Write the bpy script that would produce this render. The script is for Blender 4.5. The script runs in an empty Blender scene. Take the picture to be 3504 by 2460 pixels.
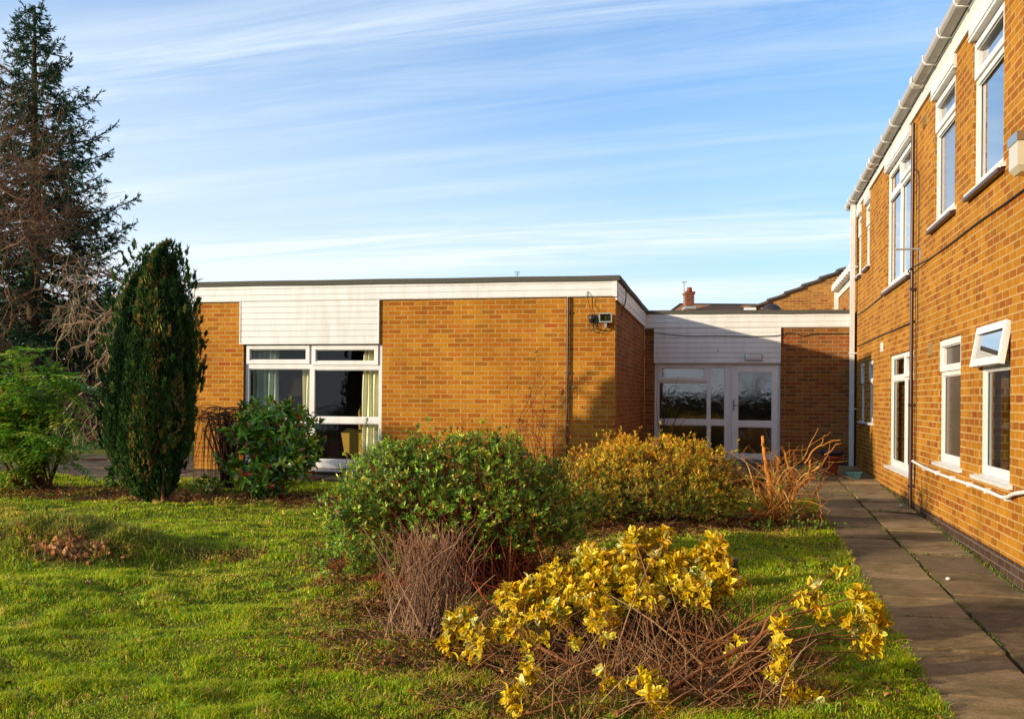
import bpy, math, random
import numpy as np
from mathutils import Vector, Matrix
# ---------------------------------------------------------------- camera, sky, sun, exposure
S = bpy.context.scene
COL = S.collection
EYE = 1.70
FPX, CX, CY, ROLL = 3400.0, 1752.0, 1365.0, 0.008      # focal length and principal point in photo pixels
cam_d = bpy.data.cameras.new("camera")
cam = bpy.data.objects.new("camera", cam_d)
COL.objects.link(cam)
cam_d.sensor_width = 36.0
cam_d.lens = FPX / 3504 * 36.0
cam_d.shift_y = (CY - 1230.0) / 3504
cam_d.clip_start, cam_d.clip_end = 0.05, 600
cr, sr = math.cos(ROLL), math.sin(ROLL)
cam.matrix_world = Matrix(((cr, -sr, 0, 0), (0, 0, -1, 0), (sr, cr, 0, EYE), (0, 0, 0, 1)))
S.camera = cam
S.view_settings.view_transform = 'Standard'
S.view_settings.look = 'None'
S.view_settings.gamma = 1
S.view_settings.use_curve_mapping = False
S.view_settings.exposure = 0.50
S.render.engine = 'CYCLES'
S.cycles.use_denoising = True
S.cycles.max_bounces = 8
S.cycles.transparent_max_bounces = 24
S.cycles.diffuse_bounces = 4
S.cycles.sample_clamp_indirect = 6
S.cycles.caustics_reflective = False
S.cycles.caustics_refractive = False

C0 = np.array([1.59, 15.4])                 # near corner of the single-storey block
D1 = np.array([.97512, -.22167])            # along the front wall, to the right
D2 = np.array([.22167, .97512])             # away from the camera, along the two-storey wing
# sunlight travels l1 along D1, l2 along D2
lx, ly = D1 * 4.117 + D2 * 2.87
lh = math.hypot(lx, ly)
SUN_EL = math.radians(12.3)
ldir = Vector((lx / lh * math.cos(SUN_EL), ly / lh * math.cos(SUN_EL), -math.sin(SUN_EL)))
sd = bpy.data.lights.new("sun", 'SUN')
sd.energy = 5.0
sd.angle = math.radians(1.0)
sd.color = (1.0, .84, .60)
sun = bpy.data.objects.new("sun", sd)
COL.objects.link(sun)
sun.rotation_euler = ldir.to_track_quat('-Z', 'Y').to_euler()
sun.location = (-20, -8, 12)

W = bpy.data.worlds.new("World")
S.world = W
W.use_nodes = True
nt = W.node_tree
nt.nodes.clear()
def nn(t, kind, **kw):
    n = t.nodes.new(kind)
    for k, v in kw.items():
        if k.startswith('i_'):
            n.inputs[k[2:].replace('_', ' ')].default_value = v
        else:
            setattr(n, k, v)
    return n
def math_n(t, op, a, b=None, clamp=False):
    n = t.nodes.new('ShaderNodeMath'); n.operation = op; n.use_clamp = clamp
    for i, x in enumerate((a, b)):
        if x is None: continue
        if isinstance(x, (int, float)): n.inputs[i].default_value = x
        else: t.links.new(x, n.inputs[i])
    return n.outputs[0]
def ramp_n(t, fac, stops, interp='LINEAR'):
    n = t.nodes.new('ShaderNodeValToRGB')
    e = n.color_ramp.elements
    n.color_ramp.interpolation = interp
    while len(e) < len(stops): e.new(0.5)
    for q, (p, c) in zip(e, stops):
        q.position = p
        q.color = (c, c, c, 1) if isinstance(c, (int, float)) else (*c[:3], 1)
    t.links.new(fac, n.inputs[0])
    return n.outputs[0]
def mix_n(t, fac, a, b, mode='MIX'):
    n = t.nodes.new('ShaderNodeMix'); n.data_type = 'RGBA'; n.blend_type = mode
    for i, x in ((0, fac), (6, a), (7, b)):
        if isinstance(x, (int, float)): n.inputs[i].default_value = x if i == 0 else (x, x, x, 1)
        elif isinstance(x, tuple): n.inputs[i].default_value = (*x[:3], 1)
        else: t.links.new(x, n.inputs[i])
    return n.outputs[2]
sky = nn(nt, 'ShaderNodeTexSky', sky_type='NISHITA', sun_disc=False)
sky.sun_elevation = SUN_EL
sky.sun_rotation = math.atan2(-lx, -ly)     # azimuth of the sun, from +Y clockwise
sky.air_density, sky.dust_density, sky.ozone_density, sky.altitude = 1.0, 0.6, 2.2, 50
tc = nn(nt, 'ShaderNodeTexCoord')
sep = nn(nt, 'ShaderNodeSeparateXYZ')
nt.links.new(tc.outputs['Generated'], sep.inputs[0])
zc = math_n(nt, 'MAXIMUM', sep.outputs[2], 0.0)
den = math_n(nt, 'ADD', zc, 0.06)
u = math_n(nt, 'DIVIDE', sep.outputs[0], den)
v = math_n(nt, 'DIVIDE', sep.outputs[1], den)
# high cirrus: streets of cloud running (-.79, .61) over the site
ca, sa = -.955, .297
along = math_n(nt, 'ADD', math_n(nt, 'MULTIPLY', u, ca), math_n(nt, 'MULTIPLY', v, sa))
across = math_n(nt, 'ADD', math_n(nt, 'MULTIPLY', u, sa), math_n(nt, 'MULTIPLY', v, -ca))
def cloud(sx, sy, off, detail, rough, dist):
    c = nn(nt, 'ShaderNodeCombineXYZ')
    nt.links.new(math_n(nt, 'ADD', math_n(nt, 'MULTIPLY', along, sx), off), c.inputs[0])
    nt.links.new(math_n(nt, 'MULTIPLY', across, sy), c.inputs[1])
    n = nn(nt, 'ShaderNodeTexNoise', i_Scale=1.0, i_Detail=detail, i_Roughness=rough, i_Distortion=dist)
    nt.links.new(c.outputs[0], n.inputs['Vector'])
    return n.outputs['Fac']
bands = ramp_n(nt, cloud(.08, 1.05, 3.1, 3.0, .55, .45), [(.40, 0.0), (.70, 1.0)])
wisps = ramp_n(nt, cloud(.45, 2.8, 7.7, 8.0, .66, 1.1), [(.38, .1), (.66, 1.0)])
veil = ramp_n(nt, cloud(.22, .45, 1.9, 4.0, .55, .3), [(.42, 0.0), (.7, 1.0)])
dens = math_n(nt, 'ADD', math_n(nt, 'MULTIPLY', bands, wisps), math_n(nt, 'MULTIPLY', veil, .18))
hz = ramp_n(nt, zc, [(0.0, .95), (.08, .76), (.17, .44), (.36, .17), (1, .05)])       # thicker air seen edge-on
lft = ramp_n(nt, math_n(nt, 'SUBTRACT', .35, math_n(nt, 'ADD', sep.outputs[0], sep.outputs[2])), [(0, 0.0), (.7, .32)])
hz = math_n(nt, 'ADD', hz, lft)               # milky air low towards the sun side
dens = math_n(nt, 'ADD', math_n(nt, 'MULTIPLY', dens, .62), hz, clamp=True)
skyc = mix_n(nt, 1.0, sky.outputs[0], (.50, 1.30, 1.95), 'MULTIPLY')
hs = nn(nt, 'ShaderNodeHueSaturation', i_Saturation=1.05, i_Value=1.0)
nt.links.new(skyc, hs.inputs['Color'])
cl = mix_n(nt, dens, hs.outputs[0], (6.5, 7.3, 8.0))
bg = nn(nt, 'ShaderNodeBackground', i_Strength=0.10)
nt.links.new(cl, bg.inputs['Color'])
wo = nn(nt, 'ShaderNodeOutputWorld')
nt.links.new(bg.outputs[0], wo.inputs['Surface'])

# ---------------------------------------------------------------- helpers
rng = np.random.default_rng(7)
random.seed(11)
def lin(h):
    h = h.lstrip('#')
    return tuple(((int(h[i:i+2], 16) / 255 + .055) / 1.055) ** 2.4 if int(h[i:i+2], 16) > 10 else int(h[i:i+2], 16) / 255 / 12.92 for i in (0, 2, 4))
def ray(px, py):
    uu = (px - CX) / FPX; vv = -(py - CY) / FPX
    return uu * cr - vv * sr, vv * cr + uu * sr
def at(px, py, Y):
    x, z = ray(px, py)
    return np.array([x * Y, Y, EYE + z * Y])
def D(px, py, Y):                        # the same for coordinates read off the 2296-wide view
    return at(px * 1.5261, py * 1.5261, Y)
def loc2(a, b, z=0.0):
    p = C0 + D1 * a + D2 * b
    return np.array([p[0], p[1], z])
def to_local(x, y):
    dx, dy = x - C0[0], y - C0[1]
    return dx * D1[0] + dy * D1[1], dx * D2[0] + dy * D2[1]

class VNoise:
    def __init__(s, seed, n=256):
        s.g = np.random.default_rng(seed).random((n, n)); s.n = n
    def __call__(s, x, y):
        x = np.asarray(x, float); y = np.asarray(y, float)
        xi = np.floor(x).astype(int); yi = np.floor(y).astype(int)
        fx = x - xi; fy = y - yi
        fx = fx * fx * (3 - 2 * fx); fy = fy * fy * (3 - 2 * fy)
        n = s.n; a = s.g[xi % n, yi % n]; b = s.g[(xi + 1) % n, yi % n]
        c = s.g[xi % n, (yi + 1) % n]; d = s.g[(xi + 1) % n, (yi + 1) % n]
        return (a * (1 - fx) + b * fx) * (1 - fy) + (c * (1 - fx) + d * fx) * fy
N1, N2, N3, N4 = VNoise(1), VNoise(2), VNoise(3), VNoise(4)
def sstep(a, b, x):
    t = np.clip((x - a) / (b - a), 0, 1)
    return t * t * (3 - 2 * t)
MOUND = (-4.0, 9.15)
PATH_L = 2.87
def on_paving(x, y):
    a, b = to_local(np.asarray(x, float), np.asarray(y, float))
    m = (a > PATH_L) & (a < 4.107) & (b < 5.1)
    m |= (a > 2.3) & (a < 4.107) & (b > -.9) & (b < 5.1)
    m |= (a > -.1) & (a < 4.107) & (b > 2.6) & (b < 5.1)
    m |= (a > -7.3) & (a < .35) & (b > -.95) & (b < .4)
    m |= (a < -7.15) & (b > -1.35 + .12 * np.sin(a)) & (b < 3.3 + .3 * np.sin(a * .7))
    return m
def G0(y):
    return np.minimum(.0247 * np.asarray(y, float), .45)
def G(x, y):
    x = np.asarray(x, float); y = np.asarray(y, float)
    g = G0(y) + (y > 40) * (y - 40) * .01
    a, b = to_local(x, y)
    w = np.clip((y + 2) / 4, 0, 1)
    bump = (N1(x * .55 + 9, y * .8) - .5) * .12 + (N2(x * 1.6, y * 2.1 + 5) - .5) * .085 + (N3(x * 4.5, y * 5.5) - .5) * .034
    k = sstep(-.05, .35, PATH_L - a) * sstep(-.0, .5, np.abs(b + .3) - .7 * (a < .4) * (a > -20)) * w
    g = g + bump * np.where(b < 6, k, 1)
    mx, my = MOUND
    r2 = ((x - mx) / .95) ** 2 + ((y - my) / .42) ** 2
    g = g + .32 * np.exp(-r2 ** 1.5) * (1 + .4 * (N4(x * 9, y * 9) - .5))
    r3 = ((x - mx - .95) / .55) ** 2 + ((y - my + .28) / .30) ** 2
    g = g - .09 * np.exp(-r3)
    r4 = ((x - mx + 1.0) / .35) ** 2 + ((y - my + .15) / .2) ** 2
    g = g + .08 * np.exp(-r4)
    return g
def gz(x, y): return float(G(x, y))

class MB:
    """collects numpy geometry and links it as one mesh"""
    def __init__(s):
        s.V, s.UV, s.CC, s.FI, s.FT, s.SM, s.n = [], [], [], [], [], [], 0
    def add(s, v, f, uv=None, col=None, smooth=False):
        v = np.asarray(v, float).reshape(-1, 3); f = np.asarray(f, int)
        if len(v) == 0 or len(f) == 0: return
        s.V.append(v)
        s.UV.append(np.zeros((len(v), 2)) if uv is None else np.asarray(uv, float).reshape(-1, 2))
        c = np.ones((len(v), 3))
        if col is not None: c[:] = np.asarray(col, float).reshape(-1, 3)
        s.CC.append(c)
        s.FI.append((f + s.n).ravel()); s.FT.append(np.full(len(f), f.shape[1])); s.SM.append(np.full(len(f), smooth))
        s.n += len(v)
    def poly(s, pts, uv=None, col=None):
        s.add(pts, [list(range(len(pts)))], uv, col)
    def box(s, P, U, Wd, Z, u0, u1, w0, w1, z0, z1, uvo=(0, 0)):
        """box in the frame P + u*U + w*Wd + z*Z, uv in metres"""
        P, U, Wd, Z = (np.asarray(q, float) for q in (P, U, Wd, Z))
        def q(u, w, z): return P + U * u + Wd * w + Z * z
        for idx, (A, B) in enumerate(((w1, 'f'), (w0, 'k'))):
            c = [(u0, z0), (u1, z0), (u1, z1), (u0, z1)]
            if B == 'k': c = c[::-1]
            s.add([q(a, A, b) for a, b in c], [[0, 1, 2, 3]], [(a + uvo[0], b + uvo[1]) for a, b in c])
        for A, fl in ((u0, 0), (u1, 1)):
            c = [(w0, z0), (w1, z0), (w1, z1), (w0, z1)]
            if fl: c = c[::-1]
            s.add([q(A, a, b) for a, b in c], [[0, 1, 2, 3]], [(a + uvo[0], b + uvo[1]) for a, b in c])
        for A, fl in ((z0, 1), (z1, 0)):
            c = [(u0, w0), (u0, w1), (u1, w1), (u1, w0)]
            if fl: c = c[::-1]
            s.add([q(a, b, A) for a, b in c], [[0, 1, 2, 3]], [(a + uvo[0], b + uvo[1]) for a, b in c])
    def wbox(s, x0, x1, y0, y1, z0, z1):
        s.box((0, 0, 0), (1, 0, 0), (0, 1, 0), (0, 0, 1), x0, x1, y0, y1, z0, z1)
    def tubes(s, P, R, sides=5, col=None, cap=False, smooth=True):
        P = np.asarray(P, float); R = np.asarray(R, float)
        if P.ndim == 2: P = P[None]; R = R[None]
        N, k, _ = P.shape
        if N == 0: return
        T = np.zeros_like(P)
        T[:, 1:-1] = P[:, 2:] - P[:, :-2]; T[:, 0] = P[:, 1] - P[:, 0]; T[:, -1] = P[:, -1] - P[:, -2]
        T /= np.linalg.norm(T, axis=2, keepdims=True) + 1e-9
        ref = np.where(np.abs(T[:, :1, 2:3]) > .9, np.array([1., 0, 0]), np.array([0, 0, 1.]))
        ref = np.broadcast_to(ref, T.shape)
        A = np.cross(T, ref); A /= np.linalg.norm(A, axis=2, keepdims=True) + 1e-9
        B = np.cross(T, A)
        th = np.arange(sides) / sides * 2 * np.pi
        V = P[:, :, None] + R[:, :, None, None] * (A[:, :, None] * np.cos(th)[None, None, :, None] + B[:, :, None] * np.sin(th)[None, None, :, None])
        i = np.arange(N)[:, None, None] * k * sides
        j = np.arange(k - 1)[None, :, None] * sides
        m = np.arange(sides)[None, None, :]; m2 = (m + 1) % sides
        F = np.stack([i + j + m, i + j + m2, i + j + sides + m2, i + j + sides + m], -1).reshape(-1, 4)
        seg = np.cumsum(np.concatenate([np.zeros((N, 1)), np.linalg.norm(np.diff(P, axis=1), axis=2)], 1), 1)
        uv = np.stack([np.broadcast_to(th / 6.28, (N, k, sides)), np.broadcast_to(seg[:, :, None], (N, k, sides))], -1)
        cc = None
        if col is not None:
            col = np.asarray(col, float)
            cc = np.broadcast_to(col, (N * k * sides, 3)) if col.ndim == 1 else np.repeat(col, k * sides, axis=0)
        s.add(V, F, uv, cc, smooth)
        if cap:
            b0 = s.n - N * k * sides
            for n in range(N):
                for e in (0, k - 1):
                    ids = [b0 + n * k * sides + e * sides + q for q in range(sides)]
                    if e == 0: ids = ids[::-1]
                    s.FI.append(np.array(ids)); s.FT.append(np.array([sides])); s.SM.append(np.array([False]))
    def leaves(s, P, Dr, Nr, L, Wd, col, tpl, fold=1.0):
        """copies of a leaf template: P base, Dr direction, Nr rough normal"""
        P = np.asarray(P, float); n = len(P)
        if n == 0: return
        Dr = Dr / (np.linalg.norm(Dr, axis=1, keepdims=True) + 1e-9)
        Sd = np.cross(Dr, Nr); Sd /= np.linalg.norm(Sd, axis=1, keepdims=True) + 1e-9
        Up = np.cross(Sd, Dr)
        tv, tf, tuv = tpl
        L = np.broadcast_to(L, n)[:, None, None]; Wd = np.broadcast_to(Wd, n)[:, None, None]
        V = P[:, None] + Dr[:, None] * tv[None, :, 0:1] * L + Sd[:, None] * tv[None, :, 1:2] * Wd + Up[:, None] * tv[None, :, 2:3] * L * fold
        m = len(tv)
        F = (np.arange(n)[:, None, None] * m + tf[None]).reshape(-1, tf.shape[1])
        uv = np.broadcast_to(tuv[None], (n, m, 2)).reshape(-1, 2)
        s.add(V, F, uv, np.repeat(np.asarray(col), m, axis=0), True)
    def build(s, name, mat, parent=None, label=None, cat=None, group=None, kind=None, origin=None):
        me = bpy.data.meshes.new(name)
        V = np.concatenate(s.V); FI = np.concatenate(s.FI); FT = np.concatenate(s.FT)
        off = np.zeros(3)
        o = bpy.data.objects.new(name, me)
        if parent is not None:
            top = parent
            while top.parent: top = top.parent
            off = np.array(top.location)
        elif origin is not None:
            off = np.array(origin, float); o.location = off
        V = V - off
        me.vertices.add(len(V)); me.vertices.foreach_set('co', V.astype(np.float32).ravel())
        me.loops.add(len(FI)); me.loops.foreach_set('vertex_index', FI.astype(np.int32))
        me.polygons.add(len(FT))
        me.polygons.foreach_set('loop_start', np.concatenate([[0], np.cumsum(FT)[:-1]]).astype(np.int32))
        me.polygons.foreach_set('loop_total', FT.astype(np.int32))
        me.polygons.foreach_set('use_smooth', np.concatenate(s.SM))
        uvl = me.uv_layers.new(name='UVMap')
        uvl.data.foreach_set('uv', np.concatenate(s.UV)[FI].astype(np.float32).ravel())
        ca = me.color_attributes.new('Col', 'FLOAT_COLOR', 'POINT')
        c4 = np.ones((len(V), 4), np.float32); c4[:, :3] = np.concatenate(s.CC)
        ca.data.foreach_set('color', c4.ravel())
        me.update(); me.validate()
        me.materials.append(mat)
        COL.objects.link(o)
        if parent is not None: o.parent = parent
        tag(o, label, cat, group, kind)
        return o
def tag(o, label=None, cat=None, group=None, kind=None):
    if label: o['label'] = label
    if cat: o['category'] = cat
    if group: o['group'] = group
    if kind: o['kind'] = kind
    return o
def thing(name, loc, label, cat, group=None):
    o = bpy.data.objects.new(name, None)
    o.empty_display_size = .2
    o.location = tuple(float(q) for q in loc)
    COL.objects.link(o)
    return tag(o, label, cat, group)
def copy_thing(o, loc, label, group=None, rotz=None, scale=None):
    c = o.copy(); COL.objects.link(c); c.location = loc; c['label'] = label
    if group: c['group'] = group
    if rotz is not None: c.rotation_euler = (0, 0, rotz)
    if scale is not None: c.scale = (scale,) * 3
    for ch in list(o.children):
        d = ch.copy(); COL.objects.link(d); d.parent = c
        for g in list(ch.children):
            e = g.copy(); COL.objects.link(e); e.parent = d
    return c

# leaf templates: (along, side, up)
def T_diamond():
    v = np.array([[0, 0, 0], [.45, .5, .06], [1, 0, -.05], [.45, -.5, .06]])
    f = np.array([[0, 2, 1], [0, 3, 2]])
    return v, f, np.array([[0, 0], [.45, 1], [1, 0], [.45, -1.]])
def T_leaf():
    v = np.array([[0, 0, 0], [.3, 0, .05], [.68, 0, .03], [1, 0, -.14],
                  [.28, .40, .17], [.70, .40, .12], [.28, -.40, .17], [.70, -.40, .12]])
    f = np.array([[0, 1, 4, 4], [1, 2, 5, 4], [2, 3, 5, 5], [0, 6, 1, 1], [1, 6, 7, 2], [2, 7, 3, 3]])
    tri = []
    for q in f:
        if len(set(q)) == 3: tri.append(list(dict.fromkeys(q)))
        else: tri += [[q[0], q[1], q[2]], [q[0], q[2], q[3]]]
    uv = np.array([[0, 0], [.3, 0], [.65, 0], [1, 0], [.25, 1], [.65, 1], [.25, -1], [.65, -1.]])
    return v, np.array(tri), uv
TD, TL = T_diamond(), T_leaf()
def unit(v): return v / (np.linalg.norm(v, axis=-1, keepdims=True) + 1e-9)
def rdir(n): return unit(rng.normal(size=(n, 3)))
def pick(cols, n, p=None, var=.18):
    cols = np.array([lin(c) for c in cols])
    c = cols[rng.choice(len(cols), n, p=p)]
    return np.clip(c * (1 + rng.normal(size=(n, 1)) * var), .002, 1)

# ---------------------------------------------------------------- materials
def new_mat(name):
    m = bpy.data.materials.new(name); m.use_nodes = True
    t = m.node_tree; t.nodes.clear()
    out = t.nodes.new('ShaderNodeOutputMaterial')
    b = t.nodes.new('ShaderNodeBsdfPrincipled')
    t.links.new(b.outputs[0], out.inputs[0])
    return m, t, b, out
def noise(t, scale, detail=4, rough=.55, vec=None, dist=0):
    n = nn(t, 'ShaderNodeTexNoise', i_Scale=scale, i_Detail=detail, i_Roughness=rough, i_Distortion=dist)
    if vec is not None: t.links.new(vec, n.inputs['Vector'])
    return n.outputs['Fac']
def obj_vec(t, kind='Object', scale=None):
    c = nn(t, 'ShaderNodeTexCoord').outputs[kind]
    if scale:
        mp = nn(t, 'ShaderNodeMapping'); mp.inputs['Scale'].default_value = scale
        t.links.new(c, mp.inputs[0]); return mp.outputs[0]
    return c
def bump(t, b, h, dist, strength=1.0):
    n = nn(t, 'ShaderNodeBump', i_Strength=strength, i_Distance=dist)
    t.links.new(h, n.inputs['Height']); t.links.new(n.outputs[0], b.inputs['Normal'])
    return n
def simple(name, col, rough=.5, var=.08, nscale=6, bumpd=0, spec=.5, metal=0):
    m, t, b, _ = new_mat(name)
    c = lin(col) if isinstance(col, str) else col
    v = obj_vec(t)
    f = noise(t, nscale, 5, .6, v)
    t.links.new(mix_n(t, f, tuple(x * (1 - var) for x in c), tuple(min(1, x * (1 + var)) for x in c)), b.inputs['Base Color'])
    b.inputs['Roughness'].default_value = rough
    b.inputs['Metallic'].default_value = metal
    b.inputs['Specular IOR Level'].default_value = spec
    if bumpd: bump(t, b, noise(t, nscale * 6, 4, .6, v), bumpd)
    return m
def brick_mat(name, stops, mortar, seed, grime=.35, bw=.225, ms=.0098):
    m, t, b, _ = new_mat(name)
    uv = nn(t, 'ShaderNodeTexCoord').outputs['UV']
    mp = nn(t, 'ShaderNodeMapping'); mp.inputs['Location'].default_value = (seed * 3.15, seed * 1.2, 0)
    t.links.new(uv, mp.inputs[0])
    # slight wobble so that courses are not ruler-straight
    wob = nn(t, 'ShaderNodeTexNoise', i_Scale=9.0, i_Detail=2.0)
    t.links.new(mp.outputs[0], wob.inputs['Vector'])
    wv = nn(t, 'ShaderNodeVectorMath', operation='MULTIPLY_ADD')
    t.links.new(wob.outputs['Color'], wv.inputs[0]); wv.inputs[1].default_value = (.010, .008, 0); t.links.new(mp.outputs[0], wv.inputs[2])
    br = nn(t, 'ShaderNodeTexBrick', offset=.5, offset_frequency=2, squash=1.0)
    t.links.new(wv.outputs[0], br.inputs['Vector'])
    br.inputs['Scale'].default_value = 1.0
    br.inputs['Brick Width'].default_value = bw
    br.inputs['Row Height'].default_value = .075
    br.inputs['Mortar Size'].default_value = ms
    br.inputs['Mortar Smooth'].default_value = .35
    br.inputs['Bias'].default_value = 0
    br.inputs['Color1'].default_value = (0, 0, 0, 1); br.inputs['Color2'].default_value = (1, 1, 1, 1)
    br.inputs['Mortar'].default_value = (.5, .5, .5, 1)
    base = ramp_n(t, br.outputs['Color'], stops, 'CONSTANT')
    fine = noise(t, 75, 5, .7, mp.outputs[0])
    mid_ = noise(t, 22, 3, .6, mp.outputs[0])
    c = mix_n(t, ramp_n(t, mid_, [(.35, .0), (.65, .5)]), base, mix_n(t, 1.0, base, (1.25, 1.12, .9), 'MULTIPLY'))
    c = mix_n(t, ramp_n(t, fine, [(.3, 0.0), (.7, 1.0)]), mix_n(t, .5, c, (.12, .055, .015), 'MIX'), c)
    pits = ramp_n(t, noise(t, 190, 2, .5, mp.outputs[0]), [(.28, 1.0), (.33, 0.0)])
    c = mix_n(t, math_n(t, 'MULTIPLY', pits, .75), c, (.05, .03, .02))
    mortc = mix_n(t, noise(t, 14, 3, .6, mp.outputs[0]), tuple(x * .72 for x in mortar), mortar)
    c = mix_n(t, br.outputs['Fac'], c, mortc)
    big = ramp_n(t, noise(t, 1.1, 5, .62, mp.outputs[0], .4), [(.38, 0.0), (.7, 1.0)])
    c = mix_n(t, math_n(t, 'MULTIPLY', big, grime), c, mix_n(t, 1.0, c, (.55, .48, .42), 'MULTIPLY'))
    sv = nn(t, 'ShaderNodeMapping'); sv.inputs['Scale'].default_value = (2.2, .28, 1)     # rain streaks and old pointing
    t.links.new(mp.outputs[0], sv.inputs[0])
    st = ramp_n(t, noise(t, 1.6, 6, .7, sv.outputs[0], .3), [(.46, 0.0), (.74, .55)])
    c = mix_n(t, st, c, mix_n(t, 1.0, c, (.62, .56, .50), 'MULTIPLY'))
    ef = ramp_n(t, noise(t, 2.4, 5, .7, mp.outputs[0], .8), [(.58, 0.0), (.78, .32)])
    c = mix_n(t, ef, c, mortar)
    t.links.new(c, b.inputs['Base Color'])
    b.inputs['Roughness'].default_value = .9
    b.inputs['Specular IOR Level'].default_value = .1
    h = math_n(t, 'ADD', math_n(t, 'MULTIPLY', math_n(t, 'SUBTRACT', 1.0, br.outputs['Fac']), .8), math_n(t, 'MULTIPLY', fine, .45))
    bump(t, b, h, .006)
    return m
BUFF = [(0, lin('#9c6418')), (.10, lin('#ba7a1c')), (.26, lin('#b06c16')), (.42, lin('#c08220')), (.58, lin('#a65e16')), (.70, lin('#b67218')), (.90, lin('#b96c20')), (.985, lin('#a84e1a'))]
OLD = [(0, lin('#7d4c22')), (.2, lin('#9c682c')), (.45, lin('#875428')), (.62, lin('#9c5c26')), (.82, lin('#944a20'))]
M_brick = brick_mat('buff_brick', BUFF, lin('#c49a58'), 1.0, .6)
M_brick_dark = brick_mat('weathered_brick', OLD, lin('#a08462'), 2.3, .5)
M_brick_wing = brick_mat('wing_brick', [(0, lin('#945e16')), (.12, lin('#ad7418')), (.34, lin('#a06414')), (.55, lin('#b47a1c')), (.80, lin('#9a5a18')), (.95, lin('#8e4c18'))], lin('#bf975a'), 5.0, .5, ms=.0112)
M_brick_far = brick_mat('far_gable_brick', [(0, lin('#98642c')), (.3, lin('#b58034')), (.6, lin('#a8702e')), (.85, lin('#915228'))], lin('#b89468'), 7.0, .2)
M_brick_red = brick_mat('chimney_brick', [(0, lin('#7a3420')), (.4, lin('#95472a')), (.75, lin('#6a2c1c'))], lin('#8f7a66'), 9.0, .3)
M_plinth = brick_mat('blue_plinth_brick', [(0, lin('#3a2f2c')), (.5, lin('#463a36')), (.8, lin('#32292a'))], lin('#6e6258'), 11.0, .4, bw=.225)
def upvc(name, col, rough=.32):
    m, t, b, _ = new_mat(name)
    v = obj_vec(t)
    st = obj_vec(t, 'Object', (3.0, 3.0, .5))
    d = ramp_n(t, noise(t, 2.2, 6, .65, st), [(.45, 0.0), (.8, 1.0)])
    c = lin(col)
    t.links.new(mix_n(t, math_n(t, 'MULTIPLY', d, .55), c, tuple(x * k for x, k in zip(c, (.66, .66, .55)))), b.inputs['Base Color'])
    t.links.new(ramp_n(t, noise(t, 5, 3, .5, v), [(.3, rough), (.8, rough + .2)]), b.inputs['Roughness'])
    return m
M_white = upvc('white_plastic', '#d6d4d2')
M_board = upvc('white_cladding', '#d5d4d1', .3)
M_gutter = upvc('white_gutter', '#cbc9c6')
M_gutter_shade = upvc('grimy_shaded_gutter', '#a39e97')  # greyed so the colour carries the underside's shade; the streaks are grime
M_felt = simple('mineral_felt', '#4c4a41', .95, .35, 40, .004)
M_brownpipe = simple('brown_pipe', '#3b1f18', .4, .2, 8)
M_black = simple('black_rubber', '#15120f', .5, .2, 20)
M_greym = simple('grey_metal', '#8b8a84', .4, .1, 20)
M_silver = simple('aluminium_casing', '#a9a8a2', .35, .08, 15, metal=.3)
M_darkplastic = simple('dark_plastic', '#2b2523', .45, .2, 10)
M_terra = simple('terracotta', '#8a3d22', .8, .2, 12, .001)
M_navy = simple('navy_glaze', '#1b2740', .35, .2, 10)
M_teal = simple('teal_plastic', '#4f8285', .45, .12, 10)
M_cream = simple('cream_plaster', '#c9bf9c', .9, .06, 3)
M_floor = simple('indoor_carpet', '#3b2a22', .95, .2, 12)
M_dark = simple('indoor_dark_wall', '#7a6f5e', .9, .2, 3)
M_lead = simple('brown_cap', '#4a4038', .6, .2, 10)
M_vent = simple('terracotta_vent', '#8f7446', .8, .12, 12)
M_steel = simple('stainless_steel', '#b5b1a8', .18, .05, 10, metal=.9)
M_opal = simple('opal_diffuser', '#d9d3bd', .25, .04, 8)
def curtain_mat(name, col):
    m, t, b, _ = new_mat(name)
    c = lin(col)
    t.links.new(mix_n(t, noise(t, 8, 4, .6, obj_vec(t)), tuple(x * .85 for x in c), c), b.inputs['Base Color'])
    b.inputs['Roughness'].default_value = .9
    return m
M_curtain = curtain_mat('cream_curtain', '#efe6c0')
M_curtain2 = curtain_mat('grey_green_curtain', '#a8b2a0')
M_chair = curtain_mat('mustard_cloth', '#a8822e')
M_maroon = curtain_mat('maroon_cloth', '#4d1420')
M_wood = simple('dark_wood', '#3a2214', .5, .3, 8)
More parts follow.
